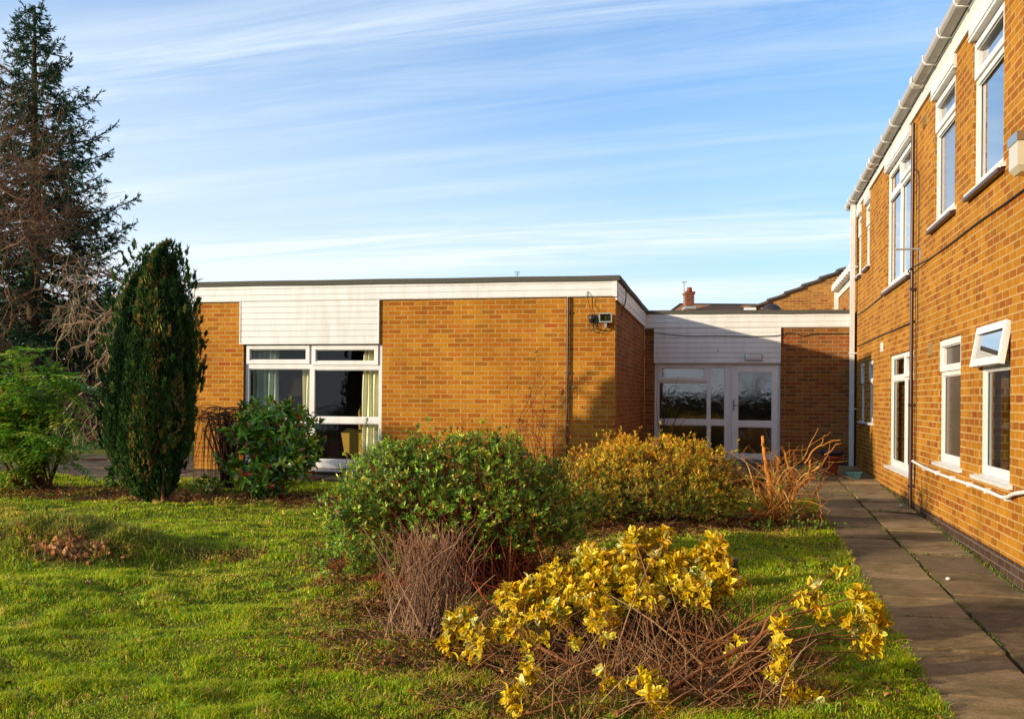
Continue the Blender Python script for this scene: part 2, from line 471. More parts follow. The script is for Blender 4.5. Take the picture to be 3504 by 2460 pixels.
def glass_mat(name, tint=.9, refl=1.0, wavy=0, frost=0, wscale=3.0, base=(.85, .9, .86), gr=0.):
    m, t, b, out = new_mat(name)
    t.nodes.remove(b)
    tr = nn(t, 'ShaderNodeBsdfTransparent'); tr.inputs[0].default_value = (tint * base[0], tint * base[1], tint * base[2], 1)
    gl = nn(t, 'ShaderNodeBsdfGlossy'); gl.inputs['Roughness'].default_value = gr if not frost else .18
    ge = nn(t, 'ShaderNodeNewGeometry')           # Schlick reflectance, the same from either side of the pane
    dp = nn(t, 'ShaderNodeVectorMath', operation='DOT_PRODUCT')
    t.links.new(ge.outputs['Incoming'], dp.inputs[0]); t.links.new(ge.outputs['Normal'], dp.inputs[1])
    k5 = math_n(t, 'POWER', math_n(t, 'SUBTRACT', 1.0, math_n(t, 'ABSOLUTE', dp.outputs['Value'])), 5.0)
    fac = math_n(t, 'MULTIPLY', math_n(t, 'ADD', math_n(t, 'MULTIPLY', k5, .92), .08), refl, clamp=True)
    if wavy:
        bp = nn(t, 'ShaderNodeBump', i_Strength=1.0, i_Distance=wavy)
        t.links.new(noise(t, wscale, 3, .6, obj_vec(t), .8), bp.inputs['Height'])
        t.links.new(bp.outputs[0], gl.inputs['Normal'])
    mx = nn(t, 'ShaderNodeMixShader'); t.links.new(fac, mx.inputs[0])
    first = tr.outputs[0]
    if frost:
        df = nn(t, 'ShaderNodeBsdfDiffuse')
        t.links.new(mix_n(t, noise(t, 60, 4, .7, obj_vec(t)), tuple(x * .5 for x in lin('#5a4c3c')), lin('#6e6150')), df.inputs[0])
        m2 = nn(t, 'ShaderNodeMixShader'); m2.inputs[0].default_value = frost
        t.links.new(first, m2.inputs[1]); t.links.new(df.outputs[0], m2.inputs[2]); first = m2.outputs[0]
    t.links.new(first, mx.inputs[1]); t.links.new(gl.outputs[0], mx.inputs[2])
    t.links.new(mx.outputs[0], out.inputs[0])
    return m
M_glass = glass_mat('window_glass', 1.05, .5, .0006, 0, 2.0)
M_glass_wing = glass_mat('wing_glass', .7, .9, .0004, 0, 1.5)
M_glass_up = glass_mat('upstairs_glass', .30, 2.6, .0003, 0, 1.5)
M_glass_frost = glass_mat('frosted_glass', .5, .7, 0, .8)
M_glass_frost_up = glass_mat('upstairs_frosted_glass', .5, 2.0, .0, .5)
M_glass_door = glass_mat('patterned_glass', .9, 2.6, .0008, 0, 8.0, (.9, .92, .85), .03)
def leaf_mat(name, rough=.45, transl=.3, spec=.4, variegated=False, vein=True):
    m, t, b, out = new_mat(name)
    at_ = nn(t, 'ShaderNodeAttribute', attribute_name='Col')
    c = at_.outputs['Color']
    uv = nn(t, 'ShaderNodeTexCoord').outputs['UV']
    sp = nn(t, 'ShaderNodeSeparateXYZ'); t.links.new(uv, sp.inputs[0])
    au = math_n(t, 'ABSOLUTE', sp.outputs[1])
    if variegated:
        w = noise(t, 30, 2, .5, obj_vec(t))
        lim = math_n(t, 'ADD', au, math_n(t, 'MULTIPLY', math_n(t, 'SUBTRACT', w, .5), 1.2))
        fac = ramp_n(t, lim, [(.30, 1.0), (.46, 0.0)])
        endf = ramp_n(t, sp.outputs[0], [(.05, 0.0), (.2, 1.0), (.72, 1.0), (.9, 0.0)])
        g = mix_n(t, 1.0, c, (.20, .42, .6), 'MULTIPLY')
        c = mix_n(t, math_n(t, 'MULTIPLY', fac, math_n(t, 'MULTIPLY', endf, .8)), c, g)
    elif vein:
        c = mix_n(t, ramp_n(t, au, [(0, .35), (.18, 0.0)]), c, mix_n(t, .5, c, (.6, .6, .2)))
    t.links.new(c, b.inputs['Base Color'])
    b.inputs['Roughness'].default_value = rough
    b.inputs['Specular IOR Level'].default_value = spec
    if transl:
        tl = nn(t, 'ShaderNodeBsdfTranslucent')
        t.links.new(mix_n(t, 1.0, c, (1.25, 1.25, .7), 'MULTIPLY'), tl.inputs[0])
        mx = nn(t, 'ShaderNodeMixShader'); mx.inputs[0].default_value = transl
        t.links.new(b.outputs[0], mx.inputs[1]); t.links.new(tl.outputs[0], mx.inputs[2])
        t.links.new(mx.outputs[0], out.inputs[0])
    return m
M_leaf = leaf_mat('leaf', .45, .28)
M_gloss = leaf_mat('glossy_leaf', .27, .18, .6)
M_varieg = leaf_mat('variegated_leaf', .5, .32, .3, True)
M_needle = leaf_mat('needle_foliage', .8, .10, .12, False, False)
M_grass = leaf_mat('grass_blade', .5, .35, .3, False, False)
def bark_mat(name, rough=.85):
    m, t, b, _ = new_mat(name)
    at_ = nn(t, 'ShaderNodeAttribute', attribute_name='Col')
    v = obj_vec(t, 'Object', (1, 1, .25))
    f = noise(t, 40, 4, .65, v)
    t.links.new(mix_n(t, f, mix_n(t, 1.0, at_.outputs['Color'], (.55, .5, .45), 'MULTIPLY'), at_.outputs['Color']), b.inputs['Base Color'])
    b.inputs['Roughness'].default_value = rough
    b.inputs['Specular IOR Level'].default_value = .2
    bump(t, b, f, .004)
    return m
M_bark = bark_mat('bark')
# ---------------------------------------------------------------- wall frames
class Fr:
    def __init__(s, a, b, U, N):
        s.P = loc2(a, b, EYE); s.U = np.array([*U, 0.]); s.N = np.array([*N, 0.]); s.Z = np.array([0, 0, 1.])
    def q(s, u, w, z): return s.P + s.U * u + s.N * w + s.Z * z
    def box(s, mb, u0, u1, w0, w1, z0, z1): mb.box(s.P, s.U, s.N, s.Z, u0, u1, w0, w1, z0, z1)
    def plate(s, mb, u0, u1, z0, z1, holes, w0, w1, back=True):
        us = sorted({u0, u1, *[min(max(h[k], u0), u1) for h in holes for k in (0, 1)]})
        zs = sorted({z0, z1, *[min(max(h[k], z0), z1) for h in holes for k in (2, 3)]})
        def solid(i, j):
            if not (0 <= i < len(us) - 1 and 0 <= j < len(zs) - 1): return False
            cu, cz = (us[i] + us[i+1]) / 2, (zs[j] + zs[j+1]) / 2
            return not any(h[0] < cu < h[1] and h[2] < cz < h[3] for h in holes)
        def quad(pts, uv): mb.add(pts, [[0, 1, 2, 3]], uv)
        for i in range(len(us) - 1):
            for j in range(len(zs) - 1):
                if not solid(i, j): continue
                a, b, c, d = us[i], us[i+1], zs[j], zs[j+1]
                quad([s.q(a, w1, c), s.q(b, w1, c), s.q(b, w1, d), s.q(a, w1, d)], [(a, c), (b, c), (b, d), (a, d)])
                if back: quad([s.q(b, w0, c), s.q(a, w0, c), s.q(a, w0, d), s.q(b, w0, d)], [(b, c), (a, c), (a, d), (b, d)])
                if not solid(i - 1, j): quad([s.q(a, w0, c), s.q(a, w1, c), s.q(a, w1, d), s.q(a, w0, d)], [(w0, c), (w1, c), (w1, d), (w0, d)])
                if not solid(i + 1, j): quad([s.q(b, w1, c), s.q(b, w0, c), s.q(b, w0, d), s.q(b, w1, d)], [(w1, c), (w0, c), (w0, d), (w1, d)])
                if not solid(i, j - 1): quad([s.q(a, w0, c), s.q(b, w0, c), s.q(b, w1, c), s.q(a, w1, c)], [(a, w0), (b, w0), (b, w1), (a, w1)])
                if not solid(i, j + 1): quad([s.q(a, w1, d), s.q(b, w1, d), s.q(b, w0, d), s.q(a, w0, d)], [(a, w1), (b, w1), (b, w0), (a, w0)])
FF = Fr(0, 0, D1, -D2)
FE = Fr(0, 5.01, D1, -D2)
FS = Fr(0, 0, D2, D1)
FW = Fr(4.107, 0, D2, -D1)
FL = Fr(-7.2, 0, D2, -D1)           # left end of the single-storey block

def window(b, fr, out, cells, rd=.09, sill=None, gl=None, fw=.055, name='window', bead=.018, sill_drop=.03):
    """out: outer rect; cells: (u0,u1,z0,z1,sash) glass rects"""
    u0, u1, z0, z1 = out
    mb = MB()
    holes = []
    for c in cells:
        g = .048 if c[4] else 0
        holes.append((c[0] - g, c[1] + g, c[2] - g, c[3] + g))
    fr.plate(mb, u0, u1, z0, z1, holes, -rd - .06, -rd)
    for c in cells:                     # thin glazing bead
        if not c[4]:
            fr.plate(mb, c[0] - .006, c[1] + .006, c[2] - .006, c[3] + .006, [(c[0] + .012, c[1] - .012, c[2] + .012, c[3] - .012)], -rd - .03, -rd - bead)
    w = mb.build(name, M_white, b)
    for c in cells:
        if c[4] == 1:
            sb = MB()
            fr.plate(sb, c[0] - .062, c[1] + .062, c[2] - .062, c[3] + .062, [c[:4]], -rd + .002, -rd + .022)
            fr.plate(sb, c[0] - .044, c[1] + .044, c[2] - .044, c[3] + .044, [(c[0] + .012, c[1] - .012, c[2] + .012, c[3] - .012)], -rd - .045, -rd + .002)
            sb.build('opening_sash', M_white, w)
    pb = MB()
    for c in cells:
        if c[4] == 2: continue
        fr.plate(pb, c[0] + .006, c[1] - .006, c[2] + .006, c[3] - .006, [], -rd - .034, -rd - .031, back=False)
        n = len(pb.V)
    pb = MB()
    for c in cells:
        if c[4] == 2: continue
        a0, a1, c0, c1 = c[0] - .004, c[1] + .004, c[2] - .004, c[3] + .004
        pb.poly([fr.q(a0, -rd - .035, c0), fr.q(a1, -rd - .035, c0), fr.q(a1, -rd - .035, c1), fr.q(a0, -rd - .035, c1)], [(a0, c0), (a1, c0), (a1, c1), (a0, c1)])
    pb.build('pane', gl or M_glass, w)
    if sill:
        sb = MB()
        s0, s1, ds = sill
        zt = z0 - .002
        P = [fr.q(s0, -rd - .02, zt), fr.q(s1, -rd - .02, zt), fr.q(s1, ds, zt - .022), fr.q(s0, ds, zt - .022)]
        Q = [fr.q(s0, -rd - .02, zt - .05), fr.q(s1, -rd - .02, zt - .05), fr.q(s1, ds - .012, zt - .05 - .004), fr.q(s0, ds - .012, zt - .054)]
        V = P + Q
        sb.add(V, [[0, 1, 2, 3], [7, 6, 5, 4], [3, 2, 6, 7], [1, 0, 4, 5], [0, 3, 7, 4], [2, 1, 5, 6]])
        sb.build('sill', M_white, w)
    return w
def boards(mb, fr, u0, u1, z0, z1, w0, w1, pitch=.1, top=None, joints=()):
    z = z1
    while z > z0 + .005:
        zb = max(z0, z - pitch)
        jj = sorted(j for j in joints if u0 < j < u1)
        edges = [u0] + jj + [u1]
        js = (zb - z1) // pitch
        for a, b in zip(edges[:-1], edges[1:]):
            g = .0012
            # shiplap profile: flat face, scooped lower edge
            p = [(w1, z - .001), (w1, zb + .013), (w1 - .007, zb + .004), (w1 - .007, zb)]
            for (wa, za), (wb, zb2) in zip(p[:-1], p[1:]):
                mb.add([fr.q(a + g, wb, zb2), fr.q(b - g, wb, zb2), fr.q(b - g, wa, za), fr.q(a + g, wa, za)], [[0, 1, 2, 3]])
        z = zb
    fr.box(mb, u0, u1, w0, w1 - .0085, z0, z1)

# ================================================================ single-storey block
home = thing('flat_roof_building', loc2(-3.5, 2.5, .45), 'low flat-roofed buff brick building with white boarded fascia and a set-back glazed entrance', 'building')
zb = -1.45
wf = (-6.272, -3.83, -1.17, .895)
mb = MB()
FF.plate(mb, -7.2, 0, zb, 1.62, [(-6.29, -3.815, -1.17, .90), (-6.345, -3.865, .90, 1.8)], -.25, 0)
mb.build('front_brick_wall', M_brick, home)
mb = MB()
FS.plate(mb, .001, 5.0, zb, 1.60, [], -.25, -.001)
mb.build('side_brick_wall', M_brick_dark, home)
mb = MB()
FE.plate(mb, .002, 4.10, zb, 1.55, [(.20, 2.685, -1.22, 1.8)], -.25, 0)
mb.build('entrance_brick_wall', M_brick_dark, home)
mb = MB()
FL.plate(mb, .25, 6.2, zb, 1.62, [], -.2, 0)
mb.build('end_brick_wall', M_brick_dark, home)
mb = MB()
for sz in (-1.30,):
    FF.plate(mb, -7.203, .003, zb, -1.235, [], -.1, .004)
mb.build('plinth', M_plinth, home)
mb = MB()
FE.plate(mb, .006, 4.10, zb, -1.185, [], -.1, .012)
mb.build('entrance_plinth', M_plinth, home)
# white boards
mb = MB()
boards(mb, FF, -7.23, .012, 1.602, 1.90, -.02, .045, .1, joints=(-5.0, -2.2))
boards(mb, FF, -6.33, -3.86, .905, 1.60, -.02, .028, .1, joints=(-4.55,))
FF.box(mb, -6.352, -6.331, -.02, .036, .90, 1.600); FF.box(mb, -3.881, -3.859, -.02, .036, .90, 1.600)
FF.box(mb, -6.352, -3.859, -.02, .040, .885, .905)
FF.box(mb, -.03, .030, .0, .052, 1.595, 1.90)
FF.box(mb, -7.25, -7.19, -.01, .052, 1.595, 1.90)
mb.build('front_cladding', M_board, home)
mb = MB()
def sl(u): return (1.838 - u * .0165)
for k in range(3):
    for (wA, f0), (wB, f1) in (((.038, .0), (.038, .86)), ((.038, .86), (.031, .96)), ((.031, .96), (.031, 1.0))):
        V = []
        for uu, ff_ in ((.012, f1), (5.0, f1), (5.0, f0), (.012, f0)):
            ww = wB if ff_ == f1 else wA
            V.append(FS.q(uu, ww, sl(uu) - .3 * (k + ff_) / 3))
        mb.add(V, [[0, 1, 2, 3]])
V = [FS.q(0.0, .03, 1.80), FS.q(5.0, .03, 1.75), FS.q(5.0, .03, 1.47), FS.q(0.0, .03, 1.545)]
V2 = [FS.q(0.0, -.02, 1.80), FS.q(5.0, -.02, 1.75), FS.q(5.0, -.02, 1.47), FS.q(0.0, -.02, 1.545)]
mb.add(V + V2, [[0, 1, 2, 3], [3, 2, 6, 7], [0, 3, 7, 4]])
mb.build('side_cladding', M_board, home)
mb = MB()
boards(mb, FE, .035, 4.0, 1.455, 1.76, -.02, .045, .1, joints=(3.5,))
boards(mb, FE, .21, 2.66, .775, 1.453, -.02, .028, .1)
FE.box(mb, .190, .209, -.02, .036, .76, 1.453); FE.box(mb, 2.661, 2.684, -.02, .036, .76, 1.453)
FE.box(mb, .190, 2.684, -.02, .042, .752, .775)
mb.build('entrance_cladding', M_board, home)
# felt edge
mb = MB()
def strip(mb, fr, pts, wi, wo, h):
    """pts: (u, z_bottom) polyline; strip of height h"""
    for (ua, za), (ub, zb_) in zip(pts[:-1], pts[1:]):
        V = [fr.q(ua, wo, za), fr.q(ub, wo, zb_), fr.q(ub, wo, zb_ + h), fr.q(ua, wo, za + h),
             fr.q(ua, wi, za), fr.q(ub, wi, zb_), fr.q(ub, wi, zb_ + h), fr.q(ua, wi, za + h)]
        mb.add(V, [[0, 1, 2, 3], [3, 2, 6, 7], [1, 0, 4, 5], [0, 3, 7, 4], [2, 1, 5, 6], [5, 4, 7, 6]])
us = np.linspace(-7.27, .075, 14)
strip(mb, FF, [(u_, 1.868 + .003 * math.sin(u_ * 2.9) - .026 * (u_ + 7.2) / 7.2) for u_ in us], -.1, .075, .078)
us = np.linspace(-.06, 4.97, 9)
strip(mb, FS, [(u_, 1.842 - .018 * u_ + .006 * math.sin(u_ * 3)) for u_ in us], -.1, .075, .074)
us = np.linspace(.02, 4.0, 8)
strip(mb, FE, [(u_, 1.748 - .008 * u_ + .004 * math.sin(u_ * 4)) for u_ in us], -.1, .075, .072)
strip(mb, FL, [(.0, 1.872), (6.2, 1.86)], -.1, .075, .078)
mb.build('roof_edge', M_felt, home)
mb = MB()
def roofp(pts): return [loc2(a, b, EYE + z) for a, b, z in pts]
mb.poly(roofp([(-7.25, .03, 1.90), (-.03, .03, 1.87), (-.03, 5.1, 1.79), (-.03, 8.2, 1.75), (-7.25, 8.2, 1.8)]))
mb.poly(roofp([(-.03, 5.06, 1.79), (4.09, 5.06, 1.76), (4.09, 8.2, 1.7), (-.03, 8.2, 1.75)]))
mb.build('flat_roof', M_felt, home)
# downpipe + clips
mb = MB()
mb.tubes([FF.q(-.735, .035, 1.60), FF.q(-.735, .035, -1.30)], [.019, .019], 8)
for z in (1.35, .4, -.6): FF.box(mb, -.765, -.705, .0, .05, z, z + .03)
mb.build('downpipe', M_brownpipe, home)
# windows
w = window(home, FF, wf, [(-6.196, -5.169, .62, .808, 1), (-4.998, -3.958, .60, .795, 1),
                          (-6.214, -5.103, -.325, .478, 0), (-5.021, -3.884, -.325, .462, 0),
                          (-6.206, -5.098, -1.03, -.43, 0), (-5.014, -3.879, -1.03, -.425, 0)],
           rd=.05, sill=(-6.33, -3.79, .05))
w = window(home, FE, (.204, 1.695, -1.20, .75), [(.334, 1.194, .458, .655, 1), (.29, 1.259, -.385, .355, 0), (1.318, 1.604, -.388, .673, 0),
                                             (.296, 1.264, -1.12, -.498, 0), (1.323, 1.610, -1.12, -.497, 0)], rd=.06, gl=M_glass_door)
# door leaf
mb = MB()
FE.plate(mb, 1.697, 2.684, -1.20, .748, [(1.742, 2.645, -1.165, .705)], -.12, -.058)
dr = mb.build('door_frame', M_white, home)
mb = MB()
FE.plate(mb, 1.746, 2.641, -1.160, .700, [(1.858, 2.530, -.405, .58), (1.862, 2.534, -1.065, -.519)], -.11, -.035)
for h in ((1.858, 2.530, -.405, .58), (1.862, 2.534, -1.065, -.519)):
    FE.plate(mb, h[0] - .004, h[1] + .004, h[2] - .004, h[3] + .004, [(h[0] + .014, h[1] - .014, h[2] + .014, h[3] - .014)], -.09, -.05)
door = mb.build('door', M_white, home)
mb = MB()
for h in ((1.86, 2.53, -.40, .575), (1.864, 2.532, -1.06, -.524)):
    mb.poly([FE.q(h[0], -.07, h[2]), FE.q(h[1], -.07, h[2]), FE.q(h[1], -.07, h[3]), FE.q(h[0], -.07, h[3])], [(h[0], h[2]), (h[1], h[2]), (h[1], h[3]), (h[0], h[3])])
mb.build('pane', M_glass_door, door)
for z in (.30, -.42):
    mb = MB()
    FE.box(mb, 2.56, 2.66, -.034, -.018, z + .035, z + .06); FE.box(mb, 2.636, 2.668, -.034, -.010, z - .03, z + .09)
    mb.build('hinge', M_white, door)
mb = MB()
FE.box(mb, 1.765, 1.80, -.034, -.02, -.2, .02); mb.tubes([FE.q(1.782, -.02, -.09), FE.q(1.782, .02, -.09), FE.q(1.90, .022, -.095)], [.01, .01, .009], 7)
mb.build('handle', M_greym, door)
mb = MB(); FE.box(mb, 1.64, 2.70, -.12, .06, -1.235, -1.203); mb.build('threshold', M_greym, home)
# rooms behind the glass
mb = MB()
def room(mb, fr, u0, u1, z0, z1, depth, w_in=-.26):
    a, b = w_in, w_in - depth
    Q = fr.q
    mb.poly([Q(u0, b, z0), Q(u1, b, z0), Q(u1, b, z1), Q(u0, b, z1)])
    mb.poly([Q(u0, a, z0), Q(u0, b, z0), Q(u0, b, z1), Q(u0, a, z1)])
    mb.poly([Q(u1, b, z0), Q(u1, a, z0), Q(u1, a, z1), Q(u1, b, z1)])
    mb.poly([Q(u0, b, z1), Q(u1, b, z1), Q(u1, a, z1), Q(u0, a, z1)])
    mb.poly([Q(u0, a, z0), Q(u1, a, z0), Q(u1, b, z0), Q(u0, b, z0)])
room(mb, FF, -6.9, -2.2, -1.17, 1.2, 4.0)
room(mb, FE, .05, 3.9, -1.2, 1.3, 2.6)
mb.build('inner_walls', M_dark, home)
# ---- things on the block
t = thing('floodlight', FF.q(-.137, .0, 1.16), 'grey square floodlight with a reflector, fixed near the top corner of the front brick wall', 'floodlight')
mb = MB()
def tilted(mb, c, hu, hz, depth, tilt, w):
    u0, z0 = c
    ct, st = math.cos(tilt), math.sin(tilt)
    def q(u, d, z): return FF.q(u0 + u, w + d * ct - z * st, z0 + z * ct + d * st)
    return q
q = tilted(mb, (-.137, 1.268), 0, 0, 0, -.2, .10)
def qbox(mb, q, u0, u1, d0, d1, z0, z1):
    V = [q(u0, d1, z0), q(u1, d1, z0), q(u1, d1, z1), q(u0, d1, z1), q(u0, d0, z0), q(u1, d0, z0), q(u1, d0, z1), q(u0, d0, z1)]
    mb.add(V, [[0, 1, 2, 3], [5, 4, 7, 6], [3, 2, 6, 7], [1, 0, 4, 5], [0, 3, 7, 4], [2, 1, 5, 6]])
for a in ((-.10, .10, .056, .075), (-.10, .10, -.075, -.056), (-.10, -.082, -.056, .056), (.082, .10, -.056, .056)):
    qbox(mb, q, a[0], a[1], -.03, .022, a[2], a[3])
qbox(mb, q, -.08, .08, -.035, -.03, -.056, .056)
for s_ in (-.106, .104): qbox(mb, q, s_ - .003, s_ + .003, -.02, .01, -.01, .03)
mb.build('casing', M_silver, t)
mb = MB()
for i in range(5): qbox(mb, q, -.07, .07, -.029 + .0, -.024, -.05 + i * .022, -.034 + i * .022)
mb.build('reflector', M_steel, t)
mb = MB(); qbox(mb, q, -.084, .084, .012, .015, -.058, .058); mb.build('lens', glass_mat('lamp_lens', .8, 1.0), t)
mb = MB(); qbox(mb, q, -.012, .012, -.024, -.018, -.012, .012); mb.build('led_chip', simple('led_yellow', '#c9b63a', .5), t)
mb = MB()
FF.box(mb, -.155, -.11, .0, .07, 1.235, 1.285); mb.build('bracket', M_greym, t)
mb = MB(); FF.box(mb, -.16, -.12, .02, .08, 1.12, 1.19); mb.build('sensor_knob', M_greym, t)
t = thing('motion_sensor', FF.q(-.35, 0, 1.25), 'dark round motion sensor with dangling cables on the brick wall beside the floodlight', 'sensor')
mb = MB()
FF.box(mb, -.41, -.22, .0, .045, 1.20, 1.315)
mb.build('junction_box', M_darkplastic, t)
mb = MB()
ph = np.linspace(0, math.pi / 2, 6)
mb.tubes([FF.q(-.355, .05 + .07 * math.sin(p), 1.262) for p in ph], [.058 * math.cos(p) + .001 for p in ph], 14)
mb.tubes([FF.q(-.355, .03, 1.262), FF.q(-.355, .05, 1.262)], [.058, .058], 14)
mb.build('sensor_head', M_darkplastic, t)
mb = MB()
def wire(mb, pts, r=.0045, fr=FF, n=14, sides=5):
    P = np.array(pts, float)
    # Catmull-Rom through (u, w, z)
    out = []
    PP = np.vstack([2 * P[0] - P[1], P, 2 * P[-1] - P[-2]])
    for i in range(1, len(PP) - 2):
        for tt in np.linspace(0, 1, n, endpoint=(i == len(PP) - 3)):
            a, b_, c, d = PP[i-1], PP[i], PP[i+1], PP[i+2]
            out.append(.5 * ((2 * b_) + (-a + c) * tt + (2 * a - 5 * b_ + 4 * c - d) * tt ** 2 + (-a + 3 * b_ - 3 * c + d) * tt ** 3))
    Q = [fr.q(*o) for o in out]
    mb.tubes(Q, [r] * len(Q), sides)
wire(mb, [(-.43, .06, 1.68), (-.435, .055, 1.62), (-.40, .03, 1.46), (-.36, .03, 1.34), (-.33, .05, 1.31)])
wire(mb, [(-.43, .06, 1.68), (-.38, .056, 1.62), (-.33, .012, 1.48), (-.28, .012, 1.42), (-.24, .02, 1.30)], .003)
wire(mb, [(-.39, .04, 1.20), (-.395, .04, 1.10), (-.34, .05, 1.06), (-.29, .05, 1.12), (-.29, .03, 1.22), (-.33, .03, 1.25)])
wire(mb, [(-.35, .04, 1.20), (-.33, .05, 1.12), (-.26, .05, 1.085), (-.15, .05, 1.08), (-.12, .05, 1.14)])
wire(mb, [(-.33, .03, 1.20), (-.28, .04, 1.10), (-.16, .03, 1.075), (-.06, .02, 1.08), (.0, .01, 1.11), (.02, -.02, 1.13)])
wire(mb, [(-.37, .04, 1.20), (-.31, .04, 1.07), (-.22, .04, 1.03), (-.15, .045, 1.06), (-.12, .05, 1.13)], .0035)
mb.build('cable', M_black, t)
t = thing('emergency_light', FE.q(2.16, .03, .82), 'small ribbed oblong light with a green spot on the white boards above the door', 'light')
mb = MB()
FE.box(mb, 1.985, 2.335, .022, .045, .795, .935); mb.build('backplate', M_greym, t)
mb = MB()
for k in range(5):
    FE.box(mb, 2.005, 2.315, .045, .085 - abs(k - 2) * .006, .812 + k * .0215, .832 + k * .0215)
mb.build('diffuser', simple('ribbed_diffuser', '#c9c6c2', .35), t)
mb = MB(); FE.box(mb, 2.022, 2.034, .085, .089, .905, .915)
gm, gt, gb, _ = new_mat('green_indicator'); gb.inputs['Base Color'].default_value = (.05, .6, .1, 1); gb.inputs['Emission Color'].default_value = (.1, 1, .2, 1); gb.inputs['Emission Strength'].default_value = 1.5
mb.build('indicator', gm, t)
mb = MB()
wire(mb, [(.02, .02, 1.345), (.2, .052, 1.36), (.55, .05, 1.325), (1.0, .05, 1.295), (1.4, .05, 1.30), (1.9, .05, 1.285), (2.4, .05, 1.285), (2.66, .05, 1.30), (2.78, .02, 1.345), (2.95, .02, 1.34), (3.1, .02, 1.28), (3.3, .02, 1.32), (3.7, .02, 1.325), (4.05, .02, 1.325)], .007, FE)
o = mb.build('cable', M_black, None, 'black cable drooping across the white boards above the entrance door', 'cable', origin=FE.q(.02, .0, 1.3))
mb = MB()
wire(mb, [(.75, .08, 1.80), (.76, .075, 1.62), (.78, .04, 1.50), (.74, .02, 1.40), (.70, .02, 1.36)], .010, FS)
mb.build('cable', M_black, None, 'short black cable hanging over the fascia round the corner from the floodlight', 'cable', origin=FS.q(.75, 0, 1.4))
mb = MB()
mb.tubes([FE.q(1.473, .02, 1.0), FE.q(1.473, .06, .99), FE.q(1.47, .07, 1.02)], [.012, .01, .008], 6)
mb.build('wall_hook', M_greym, None, 'small grey hook on the white boards above the entrance window', 'hook', origin=FE.q(1.473, 0, 1.0))
# furniture and curtains in the front room
def curtain(name, fr, u0, u1, z0, z1, w, folds, mat, label, amp=.03):
    n = folds * 10
    uu = np.linspace(u0, u1, n + 1)
    ww = w + amp * np.sin(np.linspace(0, folds * 2 * math.pi, n + 1) + .5 * np.sin(np.linspace(0, 7, n + 1)))
    zz = np.linspace(z0, z1, 6)
    V = np.array([[fr.q(a + .012 * math.sin(3 * z + a * 30), b * (1.0 + .1 * (z - z0)), z) for a, b in zip(uu, ww)] for z in zz])
    m = n + 1
    F = [[j * m + i, j * m + i + 1, (j + 1) * m + i + 1, (j + 1) * m + i] for j in range(5) for i in range(n)]
    mb = MB(); mb.add(V.reshape(-1, 3), F, smooth=True)
    return mb.build(name, mat, None, label, 'curtain', origin=fr.q((u0 + u1) / 2, w, z0))
curtain('curtain', FF, -4.24, -3.86, -1.13, .86, -.22, 4, M_curtain, 'cream curtain at the right side of the front window')
curtain('curtain', FF, -6.25, -5.75, -1.13, .86, -.22, 5, M_curtain2, 'grey green curtain at the left side of the front window')
curtain('curtain', FF, -5.36, -5.12, -1.13, .50, -.30, 3, M_curtain, 'narrow cream curtain seen through the middle of the front window behind the left pane')
t = thing('armchair', FF.q(-4.25, -.95, -1.17), 'mustard wing armchair standing inside the front window', 'armchair')
def rounded(mb, pts_uz, fr, w0, w1):
    k = len(pts_uz)
    V = [fr.q(a, w0, z) for a, z in pts_uz] + [fr.q(a, w1, z) for a, z in pts_uz]
    mb.add(V, [[i, (i + 1) % k, k + (i + 1) % k, k + i] for i in range(k)])
    mb.FI.append(np.arange(k) + mb.n - 2 * k); mb.FT.append(np.array([k])); mb.SM.append(np.array([False]))
    mb.FI.append(np.arange(k)[::-1] + mb.n - k); mb.FT.append(np.array([k])); mb.SM.append(np.array([False]))
mb = MB(); rounded(mb, [(-4.56, -.75), (-4.58, -.25), (-4.52, -.10), (-4.40, -.06), (-4.28, -.10), (-4.22, -.3), (-4.24, -.9), (-4.5, -.9)], FF, -.98, -.90); mb.build('wing', M_chair, t)
mb = MB(); rounded(mb, [(-4.52, -.9), (-4.30, -.12), (-4.05, -.16), (-3.75, -.3), (-3.72, -.9)], FF, -1.35, -1.02); mb.build('backrest', M_chair, t)
mb = MB(); rounded(mb, [(-4.72, -.60), (-4.62, -.52), (-4.3, -.56), (-4.24, -.60), (-4.30, -1.02), (-4.66, -.92)], FF, -.62, -.48); mb.build('armrest', M_chair, t)
mb = MB(); FF.box(mb, -4.66, -3.9, -1.05, -.62, -.98, -.72); mb.build('seat', M_chair, t)
for uu, ww in ((-4.62, -.55), (-3.95, -.6), (-4.5, -1.2), (-3.85, -1.2)):
    mb = MB(); mb.tubes([FF.q(uu, ww, -1.17), FF.q(uu, ww, -.95)], [.018, .03], 6); mb.build('leg', M_wood, t)
t = thing('armchair', FF.q(-5.0, -1.6, -1.17), 'maroon armchair in the shade behind the mustard chair in the front window', 'armchair')
mb = MB(); rounded(mb, [(-5.35, -1.0), (-5.3, -.45), (-5.15, -.36), (-4.8, -.38), (-4.66, -.5), (-4.6, -1.0)], FF, -2.0, -1.75); mb.build('backrest', M_maroon, t)
mb = MB(); FF.box(mb, -5.35, -4.6, -1.74, -1.2, -1.12, -.78); mb.build('seat', M_maroon, t)
t = thing('standard_lamp', FF.q(-5.62, -.7, -1.17), 'lamp with a tapered cloth shade behind the left pane of the front window', 'lamp')
mb = MB(); mb.tubes([FF.q(-5.62, -.7, .02), FF.q(-5.62, -.7, .34)], [.17, .08], 20); mb.build('lamp_shade', curtain_mat('shade_cloth', '#8c6a45'), t)
